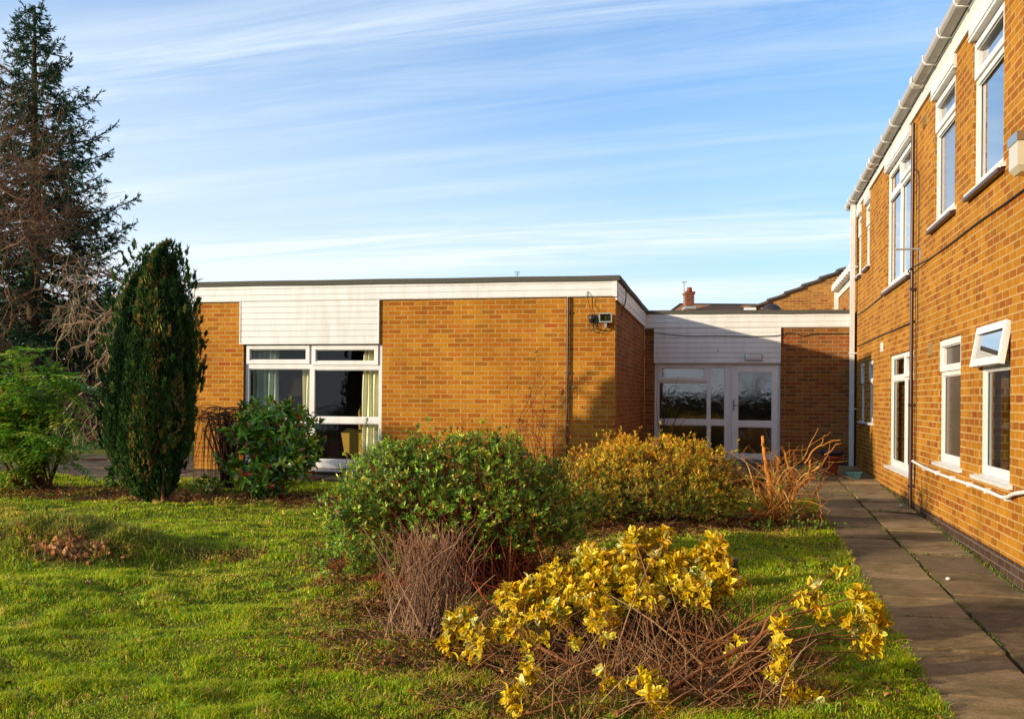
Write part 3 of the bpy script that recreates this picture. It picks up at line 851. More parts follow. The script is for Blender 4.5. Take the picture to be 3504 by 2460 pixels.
mb = MB(); mb.tubes([FF.q(-5.62, -.7, -1.17), FF.q(-5.62, -.7, -1.14), FF.q(-5.62, -.7, -1.13), FF.q(-5.62, -.7, .1)], [.12, .12, .012, .012], 10); mb.build('stand', M_wood, t)

# ================================================================ two-storey wing
wing = thing('two_storey_wing', loc2(4.3, -1, .3), 'two-storey buff brick wing with white windows and gutter running along the right of the path', 'building')
WINS = [  # outer rect, cells, sill, glass
    ((-4.33, -3.18, -.665, .712), [(-4.26, -3.25, .41, .63, 1), (-4.27, -3.24, -.59, .30, 0)], (-4.42, -3.02, .05), M_glass_frost),
    ((-1.50, .645, -.95, .70), [(-.64 + .06, .58, .39, .64, 0), (-1.43, -.72, .41, .62, 1), (-.60, .58, -.87, .31, 0), (-1.44, -.70, -.87, .31, 0)], (-1.52, .86, .05), M_glass_wing),
    ((3.70, 4.30, -.345, .73), [(3.77, 4.23, .40, .65, 1), (3.77, 4.23, -.28, .31, 0)], (3.62, 4.42, .05), M_glass_wing),
    ((2.50, 3.10, -.345, .73), [(2.57, 3.03, .40, .65, 1), (2.57, 3.03, -.28, .31, 0)], (2.42, 3.28, .05), M_glass_wing),
    ((-5.96, -4.78, 2.10, 3.55), [(-5.89, -4.86, 3.23, 3.46, 1), (-5.89, -4.86, 2.17, 3.11, 0)], (-6.06, -4.62, .05), M_glass_up),
    ((-3.96, -2.79, 2.10, 3.55), [(-3.89, -2.87, 3.23, 3.46, 1), (-3.89, -2.87, 2.17, 3.11, 0)], (-4.06, -2.62, .05), M_glass_frost_up),
    ((-1.15, 1.04, 1.76, 3.55), [(-.10, .97, 3.20, 3.47, 0), (-1.08, -.20, 3.22, 3.45, 1), (-.10, .97, 1.83, 3.10, 0), (-1.08, -.18, 1.83, 3.10, 0)], (-1.24, 1.24, .05), M_glass_up),
    ((3.10, 3.68, 2.44, 3.55), [(3.17, 3.61, 3.23, 3.46, 1), (3.17, 3.61, 2.51, 3.11, 0)], (3.02, 3.80, .05), M_glass_up),
    ((4.36, 4.92, 2.44, 3.55), [(4.43, 4.85, 3.23, 3.46, 1), (4.43, 4.85, 2.51, 3.11, 0)], (4.28, 5.04, .05), M_glass_up),
]
BWIN = ((-6.25, -5.14, -.672, .715), [(-6.18, -5.21, .41, .63, 2), (-6.18, -5.21, -.60, .30, 0)], (-6.34, -4.98, .05), M_glass_wing)
holes = [w_[0] for w_ in WINS + [BWIN]]
holes = [(h[0], h[1], h[2] - .03, h[3] if h[3] < 2 else 3.8) for h in holes]
mb = MB()
FW.plate(mb, -16, 5.45, -1.31, 3.72, holes, -.26, 0)
mb.build('brick_wall', M_brick_wing, wing)
mb = MB()
FWe = Fr(4.107, 5.45, D1, D2)
FWe.plate(mb, .0, 5, -1.31, 3.72, [], -.2, 0)
mb.build('end_wall', M_brick_wing, wing)
mb = MB()
FW.plate(mb, -16, 5.45, -2.0, -1.312, [], -.2, -.004)
mb.build('plinth', M_plinth, wing)
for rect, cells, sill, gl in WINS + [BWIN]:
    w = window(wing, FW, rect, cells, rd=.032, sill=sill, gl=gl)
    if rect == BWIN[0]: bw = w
    if rect[3] > 2:                      # added brown slab, its colour standing for the shade under the white sill
        mb = MB(); FW.box(mb, sill[0] + .03, sill[1] - .03, -.02, .062, rect[2] - .092, rect[2] - .058); mb.build('sill_shade_slab', M_brownpipe, w)
# tilted-out sash of the open window, hung at its top edge
mb = MB(); ang = .17; hz_ = .70
def so(u, d, z): return FW.q(u, -.02 + d * math.cos(ang) - z * math.sin(ang), hz_ + z * math.cos(ang) + d * math.sin(ang))
def obox(mb, u0, u1, d0, d1, z0, z1):
    V = [so(u0, d1, z0), so(u1, d1, z0), so(u1, d1, z1), so(u0, d1, z1), so(u0, d0, z0), so(u1, d0, z0), so(u1, d0, z1), so(u0, d0, z1)]
    mb.add(V, [[0, 1, 2, 3], [5, 4, 7, 6], [3, 2, 6, 7], [1, 0, 4, 5], [0, 3, 7, 4], [2, 1, 5, 6]])
s0, s1, h0 = -6.235, -5.155, -.375
obox(mb, s0, s1, 0, .05, -.068, 0); obox(mb, s0, s1, 0, .05, h0, h0 + .068)
obox(mb, s0, s0 + .068, 0, .05, h0 + .068, -.068); obox(mb, s1 - .068, s1, 0, .05, h0 + .068, -.068)
sash = mb.build('opening_sash', M_white, bw, 'top sash propped open on its stay')
mb = MB()
mb.poly([so(s0 + .06, .025, h0 + .06), so(s1 - .06, .025, h0 + .06), so(s1 - .06, .025, -.06), so(s0 + .06, .025, -.06)])
mb.build('sash_pane', M_glass_up, bw)
mb = MB()
# white head boards over the upper windows, and the band under the gutter
for r_ in [w_[0] for w_ in WINS if w_[0][3] > 2]:
    mb = MB()
    FW.box(mb, r_[0] - .05, r_[1] + .05, -.09, .035, 3.565, 3.716)
    FW.box(mb, r_[0] - .055, r_[1] + .055, -.03, .045, 3.60, 3.612)
    mb.build('head_board', M_board, wing)
mb = MB()
FW.box(mb, -16, 5.47, -.02, .03, 3.72, 3.90)
FW.box(mb, -16, 5.49, -.02, .045, 3.90, 4.06)
mb.build('fascia', M_board, wing)
mb = MB()
mb.poly([FW.q(-16, .05, 4.06), FW.q(5.5, .05, 4.06), FW.q(5.5, -5, 4.9), FW.q(-16, -5, 4.9)])
mb.build('roof', M_felt, wing)
# gutter: half-square profile, falling to the far end
def gz_(u): return 3.93 - .010 * (u + 5.0)
prof = [(.05, .10), (.05, .0), (.075, -.004), (.155, .004), (.175, .03), (.178, .09), (.166, .09), (.160, .04)]
mb = MB()
uu = np.linspace(-16, 5.56, 30)
V = np.array([[FW.q(a, w_, gz_(a) + z_) for w_, z_ in prof] for a in uu]); m = len(prof)
mb.add(V.reshape(-1, 3), [[i * m + j, i * m + j + 1, (i + 1) * m + j + 1, (i + 1) * m + j] for i in range(29) for j in range(m - 1)])
mb.poly([FW.q(5.56, w_, gz_(5.56) + z_) for w_, z_ in prof[:6]])
gut = mb.build('gutter', M_gutter_shade, wing)
for a in np.arange(-9.9, 5.5, .85):
    mb = MB()
    P = [FW.q(a, w_, gz_(a) + z_) for w_, z_ in [(.04, -.010), (.155, -.008), (.186, .028), (.190, .098)]]
    for p0, p1 in zip(P[:-1], P[1:]):
        e = FW.U * .016; n_ = np.cross(p1 - p0, FW.U); n_ = n_ / np.linalg.norm(n_) * .006
        V = [p0 - e - n_, p0 + e - n_, p1 + e - n_, p1 - e - n_, p0 - e + n_, p0 + e + n_, p1 + e + n_, p1 - e + n_]
        mb.add(V, [[0, 1, 2, 3], [5, 4, 7, 6], [3, 2, 6, 7], [1, 0, 4, 5], [0, 3, 7, 4], [2, 1, 5, 6]])
    mb.build('gutter_bracket', M_white, gut)
for a in (-6.2, -2.3, 1.7, 4.9):
    mb = MB()
    for w_, z_, w2, z2 in ((.04, -.010, .155, -.006), (.155, -.006, .187, .028), (.187, .028, .191, .100)):
        p0, p1 = FW.q(a, w_, gz_(a) + z_), FW.q(a, w2, gz_(a) + z2)
        e = FW.U * .06; n_ = np.cross(p1 - p0, FW.U); n_ = n_ / np.linalg.norm(n_) * .005
        V = [p0 - e - n_, p0 + e - n_, p1 + e - n_, p1 - e - n_, p0 - e + n_, p0 + e + n_, p1 + e + n_, p1 - e + n_]
        mb.add(V, [[0, 1, 2, 3], [5, 4, 7, 6], [3, 2, 6, 7], [1, 0, 4, 5], [0, 3, 7, 4], [2, 1, 5, 6]])
    mb.build('gutter_joint', M_white, gut)
# white downpipe in the corner
mb = MB()
FW.box(mb, 4.86, 4.95, .05, .135, -1.33, 3.86)
dp = mb.build('white_downpipe', M_gutter, wing)
for z in (-.15, .93, 2.6):
    mb = MB(); FW.box(mb, 4.85, 4.96, .0, .147, z, z + .022); mb.build('pipe_clip', M_white, dp)
curtain('lit_room_panel', FW, -6.3, -5.1, -.6, .62, -.55, 3, simple('lit_room_pale', '#c2c49a', .9, .05, 4), 'pale green panel added inside the nearest ground floor window of the wing for its lit back wall', .015)  # added pale panel, its colour stands for the lit wall of the room
# brown soil pipe
mb = MB()
mb.tubes([FW.q(-1.64, .05, 3.62), FW.q(-1.64, .05, 1.5), FW.q(-1.64, .05, -1.55)], [.022, .022, .026], 10)
bp_ = mb.build('brown_downpipe', M_brownpipe, wing)
for z in (1.45, -.05, -1.1):
    mb = MB(); FW.box(mb, -1.69, -1.59, .0, .08, z, z + .03); mb.build('pipe_clip', M_brownpipe, bp_)
for u_, z_ in ((-2.68, .56), (1.43, .80), (-2.2, 3.42)):
    mb = MB()
    FW.box(mb, u_ - .11, u_ + .11, .0, .012, z_, z_ + .15)
    for k in range(5): FW.box(mb, u_ - .095, u_ + .095, .012, .02, z_ + .015 + k * .027, z_ + .03 + k * .027)
    mb.build('air_vent', M_vent if u_ < 0 else M_board, wing)
mb = MB()
room(mb, FW, -8, -.0, -1.3, 1.0, 3.2, -.27); room(mb, FW, .03, 5.2, -1.3, 1.0, 3.2, -.27)
room(mb, FW, -8, 5.2, 1.5, 3.7, 3.2, -.27)
mb.build('inner_walls', simple('indoor_wall', '#5c5644', .9, .1, 2), wing)
mb = MB()
wire(mb, [(-7.2, .012, 1.72), (-6.2, .012, 1.715), (-5, .012, 1.725), (-3.8, .012, 1.715), (-2.6, .012, 1.722), (-1.62, .085, 1.72), (-1.2, .012, 1.69), (.2, .012, 1.68), (1.5, .012, 1.685), (3.2, .012, 1.66), (4.8, .012, 1.66)], .010, FW, 6)
mb.build('cable', M_black, None, 'long black cable clipped between the storeys of the brick wing', 'cable', origin=FW.q(-7, 0, 1.7))
mb = MB()
wire(mb, [(4.84, .012, 1.066), (3.4, .012, 1.06), (1.6, .012, 1.065), (-.2, .012, 1.055), (-1.6, .012, 1.053)], .010, FW, 6)
mb.build('cable', M_black, None, 'lower black cable on the wing wall above the far ground floor windows', 'cable', origin=FW.q(4.8, 0, 1.06))
mb = MB()
wire(mb, [(-1.42, .03, 3.7), (-1.45, .03, 3.3), (-1.55, .02, 3.05), (-1.85, .015, 2.9), (-1.88, .015, 2.4), (-1.85, .015, 1.5), (-1.83, .02, .5), (-1.90, .03, -.4), (-1.83, .03, -1.05)], .006, FW, 10)
mb.build('cable', M_black, None, 'thin black cable running down the wing wall beside the brown pipe', 'cable', origin=FW.q(-1.85, 0, -1))
t = thing('conduit', FW.q(-4, 0, -.8), 'white plastic pipe sagging along the wing wall under the windows', 'pipe')
mb = MB()
cpts = [(-1.70, .035, -.76), (-2.4, .035, -.785), (-3.3, .035, -.80), (-4.4, .035, -.80), (-5.2, .035, -.795), (-5.8, .035, -.80), (-6.25, .04, -.80), (-6.6, .045, -.735), (-7.2, .045, -.66)]
wire(mb, cpts, .017, FW, 8, 9)
mb.build('pipe', M_white, t)
for u_ in (-2.5, -3.3, -4.1, -4.9, -5.6, -6.3):
    mb = MB(); FW.box(mb, u_ - .006, u_ + .006, .0, .054, -.824, -.776); mb.build('clip', M_white, t)
t = thing('wall_lantern', FW.q(-7.08, 0, 1.8), 'square steel wall lantern with a dark cap beside the nearest upstairs window of the wing', 'lantern')
mb = MB()
FW.box(mb, -7.215, -6.945, .0, .205, 1.985, 2.055); mb.build('cap', M_steel, t)
mb = MB()
V = [FW.q(a, b_, z) for z, i in ((1.983, 0), (1.80, 0), (1.755, .03)) for a, b_ in ((-7.205 + i, .03), (-7.205 + i, .197 - i), (-6.955 - i, .197 - i), (-6.955 - i, .03))]
mb.add(V, [[i * 4 + j, i * 4 + (j + 1) % 4, (i + 1) * 4 + (j + 1) % 4, (i + 1) * 4 + j] for i in range(2) for j in range(4)] + [[8, 9, 10, 11]])
mb.build('glass_body', simple('lantern_glass', '#bdb49a', .12, .1, 6), t)
mb = MB(); FW.box(mb, -7.19, -6.97, .0, .028, 1.74, 1.982); mb.build('backplate', M_greym, t)
t = thing('wall_bracket', FW.q(-1.5, 0, 1.95), 'grey metal bracket sticking out of the wing wall by the brown pipe', 'bracket')
mb = MB(); FW.box(mb, -1.97, -1.93, .0, .30, 1.93, 1.95); FW.box(mb, -1.97, -1.93, .0, .015, 1.80, 1.95); mb.build('arm', M_greym, t)

# ================================================================ far buildings
FY = 30.0
k_ = FY / 19.6
FG = Fr(0, 0, D1, -D2)
FG.P = at(2594, 1062, FY) - np.array([0, 0, 0])
far = thing('far_gabled_house', FG.q(4, -2, -4.5), 'gabled buff brick house with a white gutter standing beyond the flat roof at the right', 'house')
def pz(px, py, Y=FY):            # height above FG.P of a point seen at px, py on the gable plane
    x, z = ray(px, py)
    n = D2; tt = (n @ FG.P[:2]) / (n[0] * x + n[1])
    p = np.array([x * tt, tt, EYE + z * tt]) - FG.P
    return p[:2] @ D1, p[2]
mb = MB()
A, Bp = pz(2594, 1050), pz(2920, 912)
rk = (Bp[1] - A[1]) / (Bp[0] - A[0])
Rr = 4.2
wall_poly = [(.0, -5), (Rr, -5), (Rr, A[1] + rk * Rr), (.0, A[1])]
mb.poly([FG.q(a, 0, z) for a, z in wall_poly], [(a, z) for a, z in wall_poly])
mb.poly([FG.q(0, 0, -5), FG.q(0, 0, A[1]), FG.q(0, -8, A[1]), FG.q(0, -8, -5)], [(0, -5), (0, A[1]), (8, A[1]), (8, -5)])
mb.build('gable_wall', M_brick_far, far)
mb = MB()
n = 9
for i in range(n):                       # overlapping tiles along the verge
    a0, a1 = -.25 + i * (Rr + .3) / n, -.25 + (i + 1) * (Rr + .3) / n
    z0_, z1_ = A[1] + rk * a0, A[1] + rk * a1
    V = [FG.q(a0, .10, z0_ + .05), FG.q(a1 + .05, .10, z1_ + .01), FG.q(a1 + .05, .10, z1_ + .06), FG.q(a0, .10, z0_ + .12),
         FG.q(a0, -8, z0_ + .05), FG.q(a1 + .05, -8, z1_ + .01), FG.q(a1 + .05, -8, z1_ + .06), FG.q(a0, -8, z0_ + .12)]
    mb.add(V, [[0, 1, 2, 3], [3, 2, 6, 7], [1, 0, 4, 5], [0, 3, 7, 4]])
mb.build('roof_tiles', M_lead, far)
mb = MB()
V = [FG.q(-.2, .03, A[1] - .10), FG.q(Rr, .03, A[1] + rk * Rr - .02), FG.q(Rr, .03, A[1] + rk * Rr + .05), FG.q(-.2, .03, A[1] - .0)]
mb.add(V, [[0, 1, 2, 3]])
mb.build('bargeboard', simple('grey_bargeboard', '#7a6a56', .7, .2, 5), far)
mb = MB(); FG.box(mb, -.42, -.06, -.1, .12, A[1] - .16, A[1] - .03); FG.box(mb, -.42, -.10, -8, -.1, A[1] - .12, A[1] - .03)
mb.build('gutter', M_white, far)
# its side wing coming towards us, behind the nearer wing
u1_, z1_ = pz(2859, 1010)
FH = Fr(0, 0, D2, -D1); FH.P = FG.q(u1_ + .1, 0, 0)
mb = MB()
FH.plate(mb, -6.5, .0, -5, z1_ - .1, [(-1.9, -1.1, -1.6, -.1), (-4.2, -2.9, -1.8, -.1)], -.3, 0)
mb.build('side_wall', M_brick_far, far)
for r_ in ((-1.9, -1.1, -1.6, -.1), (-4.2, -2.9, -1.8, -.1)):
    window(far, FH, r_, [(r_[0] + .09, r_[1] - .09, -.50, -.2, 1), (r_[0] + .09, r_[1] - .09, r_[2] + .09, -.68, 0)], rd=.09, gl=M_glass_up)
mb = MB()
FH.box(mb, -6.5, .12, -.02, .04, z1_ - .1, z1_ + .25)
FH.box(mb, -6.5, .25, .04, .22, z1_ + .10, z1_ + .26)
for a in np.arange(-6, .2, .55): FH.box(mb, a, a + .05, .03, .24, z1_ + .08, z1_ + .27)
mb.build('eaves_gutter', M_white, far)
mb = MB(); FH.box(mb, -.10, .02, .02, .14, -5, z1_ + .1); mb.build('downpipe', M_white, far)
# hipped house with chimney further away
HY = 46.0
h0, h1 = at(2328, 1041, HY), at(2640, 1041, HY)
e0 = at(2270, 1085, HY - 3.2)
base_z = 1.0
hip = thing('hipped_house', (h0[0] + 4, HY, base_z), 'brown tiled hipped roof of a far house showing over the flat roof', 'house')
M_tiles = simple('brown_roof_tiles', '#8f6446', .95, .4, 1.5)
zr, ze = h0[2], h0[2] - 2.3
xl, xr = h0[0] - 3.2, h1[0] + 3
mb = MB()
mb.poly([(xl, HY - 3.5, ze), (xr, HY - 3.5, ze), (xr, HY, zr), (h0[0], HY, zr)])
mb.poly([(xl, HY + 3.5, ze), (xl, HY - 3.5, ze), (h0[0], HY, zr)])
mb.poly([(xr, HY + 3.5, ze), (xl, HY + 3.5, ze), (h0[0], HY, zr), (xr, HY, zr)])
mb.build('roof', M_tiles, hip)
mb = MB(); mb.tubes([(h0[0], HY, zr), (xr, HY, zr)], [.05, .05], 6); mb.tubes([(xl, HY - 3.5, ze), (h0[0], HY, zr)], [.05, .05], 6); mb.build('ridge_tiles', M_lead, hip)
mb = MB(); mb.wbox(xl + .4, xr - .4, HY - 3.1, HY + 3.1, -1, ze + .02); mb.build('wall', M_brick_far, hip)
c0, c1 = at(2346, 1051, HY - 1.2), at(2373, 999, HY - 1.2)
mb = MB()
mb.box((0, 0, 0), (1, 0, 0), (0, -1, 0), (0, 0, 1), c0[0], c1[0], -(HY - .6), -(HY - 1.4) , c0[2] - 1.0, c1[2] - .05)
mb.box((0, 0, 0), (1, 0, 0), (0, -1, 0), (0, 0, 1), c0[0] - .04, c1[0] + .04, -(HY - .56) , -(HY - 1.44), c1[2] - .12, c1[2])
ch = mb.build('chimney', M_brick_red, hip)
mb = MB(); pc = at(2359, 999, HY - 1.0); mb.tubes([pc + [0, 0, -.02], pc + [0, 0, .20]], [.13, .11], 10, cap=True); mb.build('chimney_pot', M_terra, ch)
mb = MB(); mb.wbox(c0[0] - .06, c1[0] + .06, HY - 1.46, HY - .5, c0[2] - .10, c0[2] + .02); mb.build('chimney_flashing', M_silver, ch)
t = thing('tv_aerial', (*at(2343, 1040, HY - 1.0)[:2], zr), 'thin television aerial on its mast beside the chimney', 'aerial')
a0, a1 = at(2343, 1045, HY - 1.0), at(2340, 965, HY - 1.0)
mb = MB(); mb.tubes([a0, a1], [.025, .02], 5); mb.build('mast', M_greym, t)
mb = MB(); mb.tubes([a1 + [-.08, 0, -.02], a1 + [.14, 0, .0]], [.015, .012], 4)
for q_ in (-.07, -.02, .03, .08): mb.tubes([a1 + [q_, -.12, -.05], a1 + [q_, .12, .04]], [.012, .012], 4)
mb.build('antenna', M_greym, t)
t0 = at(2640, 1062, 24)
mb = MB()
ph = np.linspace(0, math.pi / 2, 6)
mb.tubes([t0 + [0, 0, -.1 + .26 * math.sin(p)] for p in ph], [.26 * math.cos(p) + .01 for p in ph], 18)
mb.build('roof_vent', M_darkplastic, None, 'dark domed vent standing on the flat roof in front of the far gable', 'vent', origin=t0)
# ================================================================ ground, paths
def ground_mat():
    m, t, b, _ = new_mat('lawn_soil')
    v = obj_vec(t)
    a = noise(t, 1.1, 5, .6, v); c = noise(t, 22, 5, .7, v); d = noise(t, 4.5, 4, .6, v)
    at_ = nn(t, 'ShaderNodeAttribute', attribute_name='Col')
    green = mix_n(t, ramp_n(t, c, [(.3, 0.0), (.7, 1.0)]), lin('#3c4a10'), lin('#666e1c'))
    green = mix_n(t, ramp_n(t, a, [(.4, 0.0), (.7, .6)]), green, lin('#7a6a26'))
    soil = mix_n(t, ramp_n(t, c, [(.3, 0.0), (.7, 1.0)]), lin('#2a1a10'), lin('#5a3c24'))
    sp = nn(t, 'ShaderNodeSeparateColor'); t.links.new(at_.outputs['Color'], sp.inputs[0])
    t.links.new(mix_n(t, sp.outputs[0], green, soil), b.inputs['Base Color'])
    b.inputs['Roughness'].default_value = .95
    b.inputs['Specular IOR Level'].default_value = .1
    bump(t, b, math_n(t, 'ADD', c, d), .03)
    return m
def slab_mat():
    m, t, b, _ = new_mat('concrete_slabs')
    v = obj_vec(t)
    at_ = nn(t, 'ShaderNodeAttribute', attribute_name='Col')
    c = at_.outputs['Color']
    f = noise(t, 55, 6, .75, v); g = noise(t, 2.6, 6, .65, v, .5); s = noise(t, 140, 2, .5, v)
    c = mix_n(t, ramp_n(t, f, [(.3, .0), (.75, 1.0)]), mix_n(t, 1.0, c, (.66, .62, .56), 'MULTIPLY'), c)
    c = mix_n(t, ramp_n(t, g, [(.40, 0.0), (.64, .85)]), c, mix_n(t, 1.0, c, (.46, .46, .30), 'MULTIPLY'))
    g2 = noise(t, 9.0, 6, .75, obj_vec(t, 'Object', (.5, 1.6, 1)), .6)
    c = mix_n(t, ramp_n(t, g2, [(.5, 0.0), (.7, .75)]), c, mix_n(t, 1.0, c, (.5, .45, .38), 'MULTIPLY'))
    c = mix_n(t, ramp_n(t, noise(t, 5.5, 6, .8, v, .3), [(.6, 0.0), (.72, .6)]), c, (.09, .10, .03))
    c = mix_n(t, ramp_n(t, s, [(.66, .0), (.72, .6)]), c, (.32, .28, .22))
    t.links.new(c, b.inputs['Base Color'])
    b.inputs['Roughness'].default_value = .9
    b.inputs['Specular IOR Level'].default_value = .2
    bump(t, b, math_n(t, 'ADD', f, math_n(t, 'MULTIPLY', g, 1.5)), .006)
    return m
M_ground, M_slab = ground_mat(), slab_mat()
# how bare the earth is: leaf litter under the shrubs
LIT = [  # x, y, rx, ry, strength
    (-6.1, 14.0, 1.6, .5, .9), (-4.9, 13.5, 2.3, .45, 1.), (-3.0, 13.1, 2.2, .55, 1.), (-1.3, 12.6, 1.6, .7, 1.),
    (-.5, 8.9, 1.25, 1.2, 1.), (-.65, 7.2, .65, .6, 1.), (.5, 11.2, 2.0, .95, 1.), (3.0, 11.8, 1.2, .8, 1.), (2.4, 11.9, .9, .6, 1.),
    (.35, 6.1, 1.35, .75, .9), (1.2, 5.4, .7, .45, .75), (-.05, 5.3, .6, .5, .5), (-.85, 6.3, .5, .4, .7),
    (-3.9, 8.84, .38, .14, 1.3), (-4.9, 8.95, .3, .12, .9), (-2.6, 9.2, .4, .15, .6)]
def litter(x, y):
    l = np.zeros(np.shape(x))
    for a, b_, rx, ry, s in LIT:
        l = np.maximum(l, s * np.exp(-(((x - a) / rx) ** 2 + ((y - b_) / ry) ** 2) ** 1.6))
    l = l + (N2(np.asarray(x) * 3.3, np.asarray(y) * 3.1) - .5) * .55 * (l > .08)
    return np.clip(l, 0, 1)
mb = MB()
# graded grid: fine close to the camera
ys = np.concatenate([np.arange(-30, 2, 2.0), np.arange(2, 14, .07), np.arange(14, 24, .25), np.arange(24, 60, 2.), [60, 90, 150, 280]])
xs = np.concatenate([[-160, -90, -60, -40, -30, -24, -19, -15, -12, -10], np.arange(-9, 6.3, .09), [6.4, 7, 9, 14, 22, 40, 80, 160]])
XX, YY = np.meshgrid(xs, ys)
ZZ = G(XX, YY)
pav = on_paving(XX, YY)
ZZ = ZZ - .013 * pav
aL, bL = to_local(XX, YY)
ZZ = np.where((bL > .3) & (aL > -7) & (bL < 9) , ZZ - .5, ZZ)
ZZ = np.where((aL > 4.3) , ZZ - .5, ZZ)
lt = np.where(pav, .95, litter(XX, YY))
nx = len(xs)
idx = np.arange(len(ys) - 1)[:, None] * nx + np.arange(nx - 1)[None]
F = np.stack([idx, idx + 1, idx + nx + 1, idx + nx], -1).reshape(-1, 4)
mb.add(np.stack([XX, YY, ZZ], -1).reshape(-1, 3), F, None, np.stack([lt.ravel()] * 3, -1), True)
mb.build('ground', M_ground, kind='structure')
# paving: each slab a slightly uneven box of its own in one sheet of paving
def slabs(name, cells, mat, base_col, var=.17):
    mb = MB()
    for (a0, a1, b0, b1) in cells:
        ca_, cb_ = (a0 + a1) / 2, (b0 + b1) / 2
        g = .013
        a0 += rng.normal() * .008; a1 += rng.normal() * .008
        tz = rng.normal() * .005; tx, ty = rng.normal(size=2) * .010
        c = np.array(lin(base_col[rng.integers(len(base_col))])) * (1 + rng.normal() * var)
        pts = []
        for a, b_ in ((a0 + g, b0 + g), (a1 - g, b0 + g), (a1 - g, b1 - g), (a0 + g, b1 - g)):
            p = loc2(a, b_)
            p[2] = float(G0(p[1])) + tz + tx * (a - ca_) + ty * (b_ - cb_)
            pts.append(p)
        pts = np.array(pts); lo = pts - [0, 0, .06]
        cen = pts.mean(0)
        top = cen + (pts - cen) * [.985, .985, 1]; mid = pts - [0, 0, .004]
        mb.add(np.concatenate([top, mid, lo]), [[0, 1, 2, 3], [4, 5, 1, 0], [5, 6, 2, 1], [6, 7, 3, 2], [7, 4, 0, 3], [8, 9, 5, 4], [9, 10, 6, 5], [10, 11, 7, 6], [11, 8, 4, 7]], None, np.clip(c, .01, 1))
    return mb.build(name, mat, kind='structure')
cells = []
pr = random.Random(3)
mid = 3.50
for a0, a1 in ((PATH_L, mid), (mid, 4.107)):
    b_ = -16.0 + pr.random() * .5
    while b_ < -1.0:
        L_ = pr.choice([.62, .75, .92, .92, .6])
        cells.append((a0, a1, b_, min(b_ + L_, -.9 if b_ + L_ > -1.3 else 99))); b_ = cells[-1][3]
for col, (a0, a1) in enumerate(((2.28, 2.88), (2.88, 3.5), (3.5, 4.107))):
    b_ = -.9
    while b_ < 5.0:
        L_ = pr.choice([.62, .92, .75]); e = min(b_ + L_, 5.0); e = 5.0 if 5.0 - e < .25 else e
        cells.append((a0, a1, b_, e)); b_ = e
for i in range(4):
    for j in range(4):
        cells.append((-.1 + i * .595, -.1 + (i + 1) * .595, 2.6 + j * .6, 2.6 + (j + 1) * .6))
cells_path = list(cells)
slabs('path', cells, M_slab, ['#98825f', '#a68e68', '#b09872', '#88745a', '#a8906a', '#927c5e'])
cells = []
for i in range(12):
    for j in range(2): cells.append((-7.2 + i * .62, -7.2 + (i + 1) * .62, -.93 + j * .46, -.93 + (j + 1) * .46))
slabs('paving_strip', cells, M_slab, ['#8a745c', '#937d63'])
cells = [(-7.6 - (i + 1) * .9, -7.6 - i * .9, -1.6 + .05 * math.sin(i), -1.1) for i in range(9)]
for i in range(7): cells += [(-7.25 - (i + 1) * 1.5, -7.25 - i * 1.5, -1.05 + k * 1.1, -1.05 + (k + 1) * 1.1) for k in range(4)]
slabs('side_path', cells, M_slab, ['#756655', '#80705c', '#6c5d4e'], .08)
mb = MB()
V = [loc2(a, b_, .30) for a, b_ in ((-20, -1.0), (-7.21, -1.0), (-7.21, 3.5), (-20, 3.5))]

# ================================================================ grass
def blades(x, y, h, wd, col, lean=.5):
    n = len(x)
    z = G(x, y)
    th = rng.random(n) * 2 * np.pi
    ax = np.stack([np.cos(th), np.sin(th), np.zeros(n)], -1)
    lv = rdir(n) * lean; lv[:, 2] = 0
    up = np.array([0, 0, 1.])
    P0 = np.stack([x, y, z - .004], -1)
    m = P0 + (up + lv * .45) * (h * .55)[:, None]
    t_ = P0 + (up * .85 + lv * 1.35) * h[:, None]
    w2 = (ax * wd[:, None]) / 2
    V = np.stack([P0 - w2, P0 + w2, m + w2 * .8, m - w2 * .8, t_], 1).reshape(-1, 3)
    i = np.arange(n)[:, None] * 5
    F = np.concatenate([i + [0, 1, 2], i + [0, 2, 3], i + [3, 2, 4]])
    uv = np.broadcast_to(np.array([[0, -1], [0, 1], [.5, 1], [.5, -1], [1, 0.]])[None], (n, 5, 2))
    return V, F, uv, np.repeat(col, 5, axis=0)
def lawn_pts(y0, y1, n, xl, xr):
    y = y0 + (y1 - y0) * rng.random(n)
    x = xl(y) + (xr(y) - xl(y)) * rng.random(n)
    return x, y
mb = MB()
